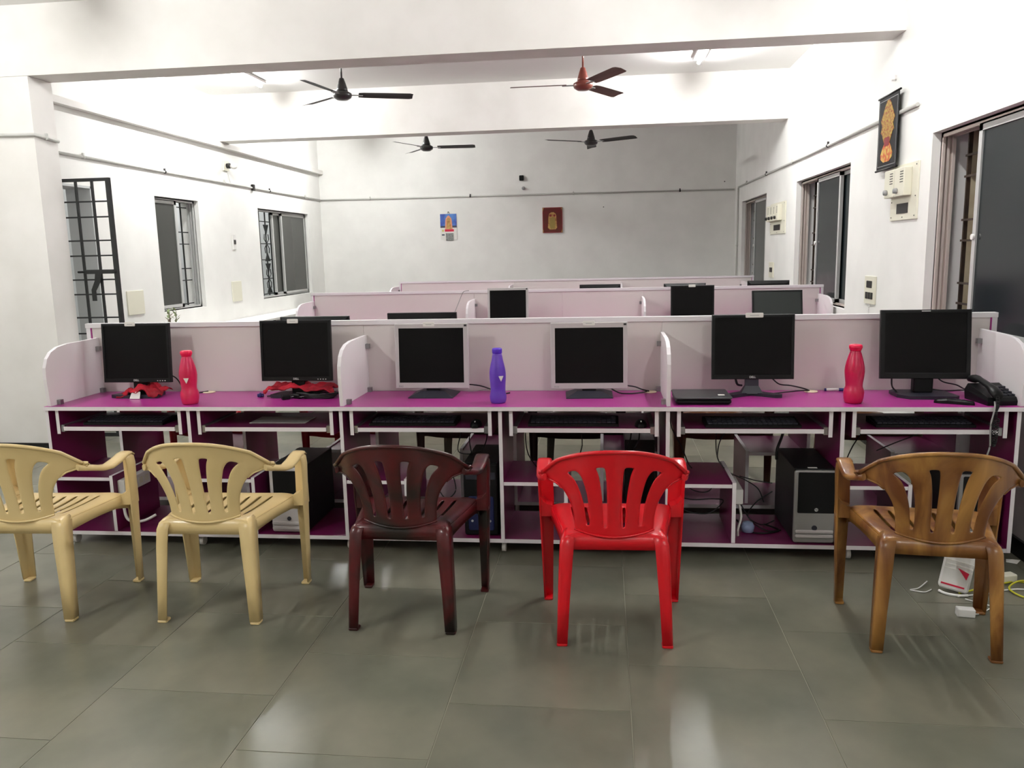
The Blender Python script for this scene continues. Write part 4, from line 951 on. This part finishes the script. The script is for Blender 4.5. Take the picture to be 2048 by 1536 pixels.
# grey cushion on the taupe chair
# ------------------------------------------------------------------ floor bits, right
t = thing('router_box', 'white ribbed router with red stripe leaning on the floor by the wood tone chair', 'router', (1.475, 3.43, 0.0), math.radians(-22))
X = Matrix.Rotation(math.radians(9), 4, 'Y') @ Matrix.Rotation(math.radians(-12), 4, 'X')
MB().rbox(-0.058, 0.058, -0.012, 0.022, 0.012, 0.175, 0.014, xf=X).build('body', M_['whitep'], t)
for k in range(3): MB().box(-0.05, 0.056, -0.0145, -0.011, 0.135 - k * 0.018, 0.141 - k * 0.018, xf=X).build('rib', M_['label'], t)
MB().prism([(0.0, 0.112), (0.045, 0.10), (0.040, 0.07)], -0.0150, -0.0115, xf=X).build('red_triangle', M_['redp'], t)
MB().box(-0.05, 0.04, -0.0146, -0.0115, 0.030, 0.037, xf=X).build('red_stripe', M_['redp'], t)
MB().tube([X @ Vector((0.05, 0.01, 0.165)), X @ Vector((0.085, 0.015, 0.168))], 0.008, 8).build('antenna', M_['whitep'], t)
MB().tube(spline([(-0.05, -0.02, 0.010), (-0.02, -0.035, 0.006), (0.03, -0.035, 0.006), (0.06, -0.02, 0.007)], 6), 0.006, 8).build('stand_loop', M_['whitep'], t)
t = thing('power_adapter', 'small white power adapter on the floor by the wood tone chair leg', 'adapter', (1.435, 3.205, 0), math.radians(-8))
MB().rbox(-0.033, 0.033, -0.018, 0.018, 0.0, 0.034, 0.005, axis='x').build('adapter_body', M_['whitep'], t)
MB().tube(spline([(0.033, 0.0, 0.012), (0.055, 0.02, 0.004), (0.07, 0.05, 0.004)], 5), 0.0022, 5).build('lead', M_['whitep'], t)
cable([(1.50, 3.42, 0.004), (1.58, 3.45, 0.012), (1.64, 3.52, 0.03), (1.72, 3.52, 0.012), (1.80, 3.56, 0.004), (1.88, 3.50, 0.004), (1.86, 3.40, 0.004), (1.76, 3.38, 0.004), (1.72, 3.46, 0.012), (1.80, 3.53, 0.02), (1.90, 3.52, 0.012)], 0.004, M_['yellow'], 'yellow network cable coiled on the floor by the right wall')
cable([(1.40, 3.45, 0.004), (1.36, 3.42, 0.004), (1.31, 3.44, 0.004), (1.35, 3.46, 0.004), (1.40, 3.50, 0.02)], 0.0028, M_['whitep'], 'thin white wire on the floor left of the router')
cable([(1.48, 3.38, 0.006), (1.54, 3.40, 0.004), (1.62, 3.42, 0.006), (1.70, 3.46, 0.004), (1.78, 3.47, 0.006), (1.86, 3.44, 0.004), (1.92, 3.40, 0.004)], 0.0035, M_['whitep'], 'white lead lying right of the router')
cable([(1.50, 3.36, 0.004), (1.53, 3.33, 0.004), (1.57, 3.29, 0.004), (1.50, 3.22, 0.004)], 0.0025, M_['whitep'], 'thin white wire from the router to the small adapter')
o = MB().rbox(-0.035, 0.03, -0.022, 0.022, 0.0, 0.036, 0.006, axis='x').build('power_adapter', M_['cream'], loc=(1.765, 3.57, 0.0), rz=0.3); tag(o, 'cream plug adapter among the yellow cable', 'adapter')
o = MB().add([(-0.03, -0.01, 0.003), (0.01, -0.028, 0.002), (0.036, -0.005, 0.012), (0.02, 0.022, 0.004), (-0.018, 0.018, 0.008), (0.0, 0.0, 0.014)], [(0, 1, 5), (1, 2, 5), (2, 3, 5), (3, 4, 5), (4, 0, 5)]).build('paper_scrap', M_['label'], loc=(1.89, 3.80, 0.0)); tag(o, 'crumpled white paper scrap by the right skirting', 'paper')
o = MB().rbox(-0.009, 0.009, -0.008, 0.008, 0.0, 0.02, 0.003, axis='z').build('plastic_clip', M_['whitep'], loc=(-0.885, 3.80, 0.0785)); tag(o, 'tiny white clip on the bottom board behind the maroon chair', 'clip')

# ------------------------------------------------------------------ things on the walls
RW, LW = -PI / 2, PI / 2
def on_wall(name, label, cat, side, along, z, group=None):
    """root whose local x runs to the viewer's right, -y towards the room"""
    if side == 'R': return thing(name, label, cat, (XR, along, z), RW, group)
    if side == 'L': return thing(name, label, cat, (XL, along, z), LW, group)
    return thing(name, label, cat, (along, YB, z), 0, group)
# hanging scroll
t = on_wall('wall_scroll', 'black hanging scroll with a tall gold and red figure, on the right wall', 'wall hanging', 'R', 6.13, 2.0)
W_, H_ = 0.385, 0.485
MB().box(0.0, W_, -0.034, -0.031, 0.0, H_).build('cloth', M_['scroll'], t)
for z_ in (-0.004, H_ + 0.004): MB().cyl(0.007, -0.02, W_ + 0.02, 0, -0.0325, z_, 10, 0, 'x').build('rod', M_['blackp'], t)
fb = MB()
for x_ in (0.018, W_ - 0.022): fb.box(x_, x_ + 0.003, -0.0352, -0.0338, 0.02, H_ - 0.02)
for z_ in (0.02, H_ - 0.026): fb.box(0.018, W_ - 0.019, -0.0352, -0.0338, z_, z_ + 0.004)
fb.build('border_line', M_['print_'], t)
def outline(pts, cx): return [(cx + a, b) for a, b in pts] + [(cx - a, b) for a, b in pts[::-1]]
cx = W_ * 0.5
MB().prism(outline([(0.055, 0.045), (0.11, 0.07), (0.115, 0.10), (0.085, 0.14), (0.05, 0.17)], cx)[::-1], -0.0362, -0.0345).build('pedestal_print', mat('copper_thread', (196, 96, 52), 0.7, c2=(206, 170, 84), scale=30, lo=0.45, hi=0.55), t)
MB().prism(outline([(0.05, 0.168), (0.075, 0.20), (0.10, 0.235), (0.13, 0.25), (0.105, 0.29), (0.135, 0.33), (0.10, 0.37), (0.075, 0.40), (0.05, 0.43), (0.02, 0.455)], cx)[::-1], -0.0366, -0.0345).build('figure_print', M_['goldcloth'], t)
MB().prism(outline([(0.04, 0.15), (0.055, 0.18), (0.045, 0.21)], cx)[::-1], -0.0372, -0.0345).build('red_print', M_['maroon'], t)
tag(MB().cyl(0.007, -0.03, 0.0, 0, 0, 0, 10, 0, 'y').box(-0.012, 0.012, -0.012, 0.0, 0.004, 0.03).build('wall_hook', M_['whitep'], loc=(XR, 5.927, 2.58), rz=RW), 'white hook on the right wall above the scroll', 'hook')
# fan regulator boards
def regulator(along, z, W_, H_, n, label):
    t = on_wall('regulator_board', label, 'switchboard', 'R', along, z)
    MB().rbox(0, W_, -0.012, 0, 0, H_, 0.004).build('back_plate', M_['cream'], t)
    for k in range(n):
        uw = W_ * 0.8 / n; x = 0.01 + k * uw
        r = MB().rbox(x, x + uw * 0.94, -0.062, -0.012, H_ * 0.42, H_ * 0.92, 0.006).build('regulator', M_['cream'], t)
        MB().lathe([(0.016, 0.0), (0.019, -0.004), (0.016, -0.022), (0.004, -0.024)], x + uw * 0.3, -0.062, H_ * 0.52, 14, 0, 'y').build('knob', M_['print_'] if n < 3 else M_['dark'], r)
        sl = MB()
        for q in range(5): sl.box(x + uw * 0.55, x + uw * 0.85, -0.063, -0.0615, H_ * (0.66 + 0.045 * q), H_ * (0.675 + 0.045 * q))
        sl.build('vent_slots', M_['dark'], r)
    MB().box(W_ * 0.28, W_ * 0.70, -0.016, -0.011, H_ * 0.12, H_ * 0.30).build('socket_window', M_['dark'], t)
    for (a, b) in ((0.06, 0.06), (0.94, 0.06), (0.94, 0.94), (0.06, 0.34), (0.5, 0.05), (0.95, 0.4)): MB().cyl(0.004, -0.015, -0.011, W_ * a, 0, H_ * b, 8, 0, 'y').build('screw', M_['dark'], t)
regulator(5.87, 1.64, 0.47, 0.36, 2, 'cream board with two fan regulators, below the scroll')
regulator(9.95, 1.63, 0.80, 0.35, 4, 'cream board with four fan regulators between the right windows')
def plate(side, along, z, W_, H_, label, kind, mt='cream'):
    t = on_wall('switch_plate', label, 'switch plate', side, along, z)
    MB().rbox(0, W_, -0.012, 0, 0, H_, 0.004).build('plate', M_[mt], t)
    if kind == 'sock':
        MB().rbox(W_ * 0.22, W_ * 0.72, -0.016, -0.011, H_ * 0.58, H_ * 0.83, 0.006).build('socket', M_['dark'], t)
        for k in range(3): MB().box(W_ * (0.16 + 0.25 * k), W_ * (0.33 + 0.25 * k), -0.017, -0.011, H_ * 0.18, H_ * 0.42).build('switch', M_['dark'], t)
    elif kind == 'small':
        MB().rbox(W_ * 0.3, W_ * 0.8, -0.02, -0.011, H_ * 0.35, H_ * 0.65, 0.003).build('switch', M_['dark'], t)
    return t
plate('R', 6.34, 1.05, 0.235, 0.205, 'cream socket and switch plate on the right wall under the regulators', 'sock')
cable([(XR - 0.006, 6.22, 1.05), (XR - 0.012, 6.22, 1.0), (XR - 0.008, 6.23, 0.9)], 0.004, M_['whitep'], 'short white lead below the cream socket plate on the right wall')
plate('R', 9.95, 1.13, 0.25, 0.18, 'cream plate with one dark switch by the far right window', 'small')
plate('L', 7.17, 0.972, 0.275, 0.23, 'large blank cream plate right of the iron gate', '')
plate('L', 9.36, 0.968, 0.25, 0.245, 'blank cream plate between the two left windows', '')
plate('L', 9.46, 1.60, 0.09, 0.18, 'small grey switch plate high between the two left windows', 'small', 'whitep')
# sensor / bulb holder on the left wall
t = on_wall('bulb_holder', 'white bulb holder on a square base high on the left wall', 'lamp holder', 'L', 9.36, 2.53)
MB().rbox(0, 0.14, -0.02, 0, 0, 0.12, 0.004).build('base', M_['cream'], t)
MB().lathe([(0.03, -0.02), (0.032, -0.06), (0.025, -0.065)], 0.08, 0, 0.06, 14, 0, 'y').build('holder', M_['dark'], t)
MB().lathe([(0.02, -0.065), (0.034, -0.09), (0.034, -0.12), (0.018, -0.15)], 0.08, 0, 0.055, 14, 0, 'y').build('bulb', M_['whitep'], t)
cable([(XL + 0.012, 9.46, 2.53), (XL + 0.01, 9.49, 2.46), (XL + 0.012, 9.52, 2.40)], 0.005, M_['whitep'], 'short white lead from the bulb holder down to the conduit')
o = MB().rbox(-0.03, 0.03, -0.035, 0, -0.04, 0.04, 0.01).build('junction_box', M_['dark'], loc=(XL, 10.14, 2.39), rz=LW); tag(o, 'small dark junction box on the left wall conduit', 'junction box')
# back wall
t = on_wall('wall_calendar', 'calendar with a blue printed top hanging on the back wall', 'calendar', 'B', -2.585, 1.715)
MB().box(0.0, 0.265, -0.006, -0.003, 0.0, 0.40).build('backing_card', M_['label'], t)
MB().box(0.001, 0.262, -0.0072, -0.0055, 0.20, 0.398).build('sky_print', M_['blueprint'], t)
MB().box(0.001, 0.262, -0.0076, -0.0055, 0.185, 0.215).build('skyline_print', M_['skyline'], t)
MB().prism(outline([(0.06, 0.16), (0.055, 0.24), (0.052, 0.29), (0.045, 0.33), (0.02, 0.36), (0.004, 0.375)], 0.135)[::-1], -0.0086, -0.0055).build('arch_print', M_['orange'], t)
MB().prism(outline([(0.038, 0.165), (0.03, 0.25), (0.03, 0.31), (0.012, 0.34)], 0.135)[::-1], -0.0092, -0.0055).build('figure_print', M_['gold'], t)
MB().box(0.07, 0.215, -0.0086, -0.0055, 0.125, 0.16).build('red_lettering', M_['redp'], t)
MB().cyl(0.018, -0.0086, -0.0055, 0.04, 0, 0.14, 12, 0, 'y').build('yellow_seal', M_['yelp'], t)
MB().box(0.02, 0.065, -0.0086, -0.0055, 0.065, 0.085).build('dark_lettering', M_['skyline'], t)
MB().box(0.085, 0.205, -0.014, -0.0055, -0.012, 0.10).build('date_pad', M_['greypad'], t)
MB().cyl(0.005, -0.03, 0.0, 0.135, 0, 0.43, 8, 0, 'y').bar((0.12, -0.01, 0.405), (0.135, -0.01, 0.43), 0.003).bar((0.15, -0.01, 0.405), (0.135, -0.01, 0.43), 0.003).build('hanger', M_['dark'], t)
t = on_wall('framed_picture', 'dark red framed picture with a gold arched figure on the back wall', 'picture', 'B', -0.962, 1.782)
MB().box(0, 0.308, -0.02, 0, 0, 0.385).build('frame', M_['maroon'], t)
MB().box(0.012, 0.296, -0.0215, -0.019, 0.012, 0.373).build('red_ground', mat('red_velvet', (104, 22, 26), 0.7, c2=(84, 34, 20), scale=14), t)
MB().prism(outline([(0.045, 0.05), (0.072, 0.075), (0.066, 0.16), (0.06, 0.25), (0.05, 0.29), (0.02, 0.31)], 0.154)[::-1], -0.0235, -0.021).build('gold_arch', M_['gold'], t)
MB().prism(outline([(0.03, 0.06), (0.045, 0.12), (0.04, 0.2), (0.03, 0.23)], 0.154)[::-1], -0.0245, -0.021).build('gold_figure', mat('dull_gold', (150, 128, 66), 0.5), t)
for sx in (-1, 1): MB().cyl(0.018, -0.0245, -0.021, 0.154 + sx * 0.03, 0, 0.262, 12, 0, 'y').build('dark_niche', M_['maroon'], t)
for (a, b, s1, s2) in ((0.004, 0.004, 1, 1), (0.304, 0.004, -1, 1), (0.004, 0.381, 1, -1), (0.304, 0.381, -1, -1)):
    MB().prism([(a, b), (a + s1 * 0.018, b), (a, b + s2 * 0.06)] if s1 * s2 > 0 else [(a, b), (a, b + s2 * 0.06), (a + s1 * 0.018, b)], -0.0235, -0.0205).build('corner_print', M_['gold'], t)
o = MB().rbox(-0.035, 0.035, -0.04, 0, -0.04, 0.04, 0.012).build('bell_box', M_['blackp'], loc=(-1.279, YB, 2.625)); tag(o, 'small black box high on the back wall', 'box')
o = MB().lathe([(0.02, 0.0), (0.028, -0.03), (0.02, -0.045), (0.002, -0.047)], n=12, axis='y').build('wall_fixture', M_['print_'], loc=(-1.25, YB, 2.47)); tag(o, 'small grey fixture on the back wall conduit below the black box', 'fixture')
for (x_, z_, lb) in ((1.794, 2.477, 'nail in the back wall near the right corner'), (-0.02, 2.152, 'nail in the back wall right of the red picture')):
    tag(MB().cyl(0.008, -0.02, 0, n=8, axis='y').build('nail', M_['dark'], loc=(x_, YB, z_)), lb, 'nail')
# white topped side table along the left wall
t = thing('side_table', 'white topped side table along the left wall below the far left window', 'table', (XL + 0.01, 9.0, 0))
MB().box(0.0, 0.44, -1.2, 2.35, 0.725, 0.75).build('table_top', M_['wall'], t)
for (a, b) in ((0.03, -1.1), (0.40, -1.1), (0.03, 2.28), (0.40, 2.28), (0.40, 0.6)): MB().box(a - 0.015, a + 0.015, b - 0.015, b + 0.015, 0.0, 0.7248).build('leg', M_['iron'], t)
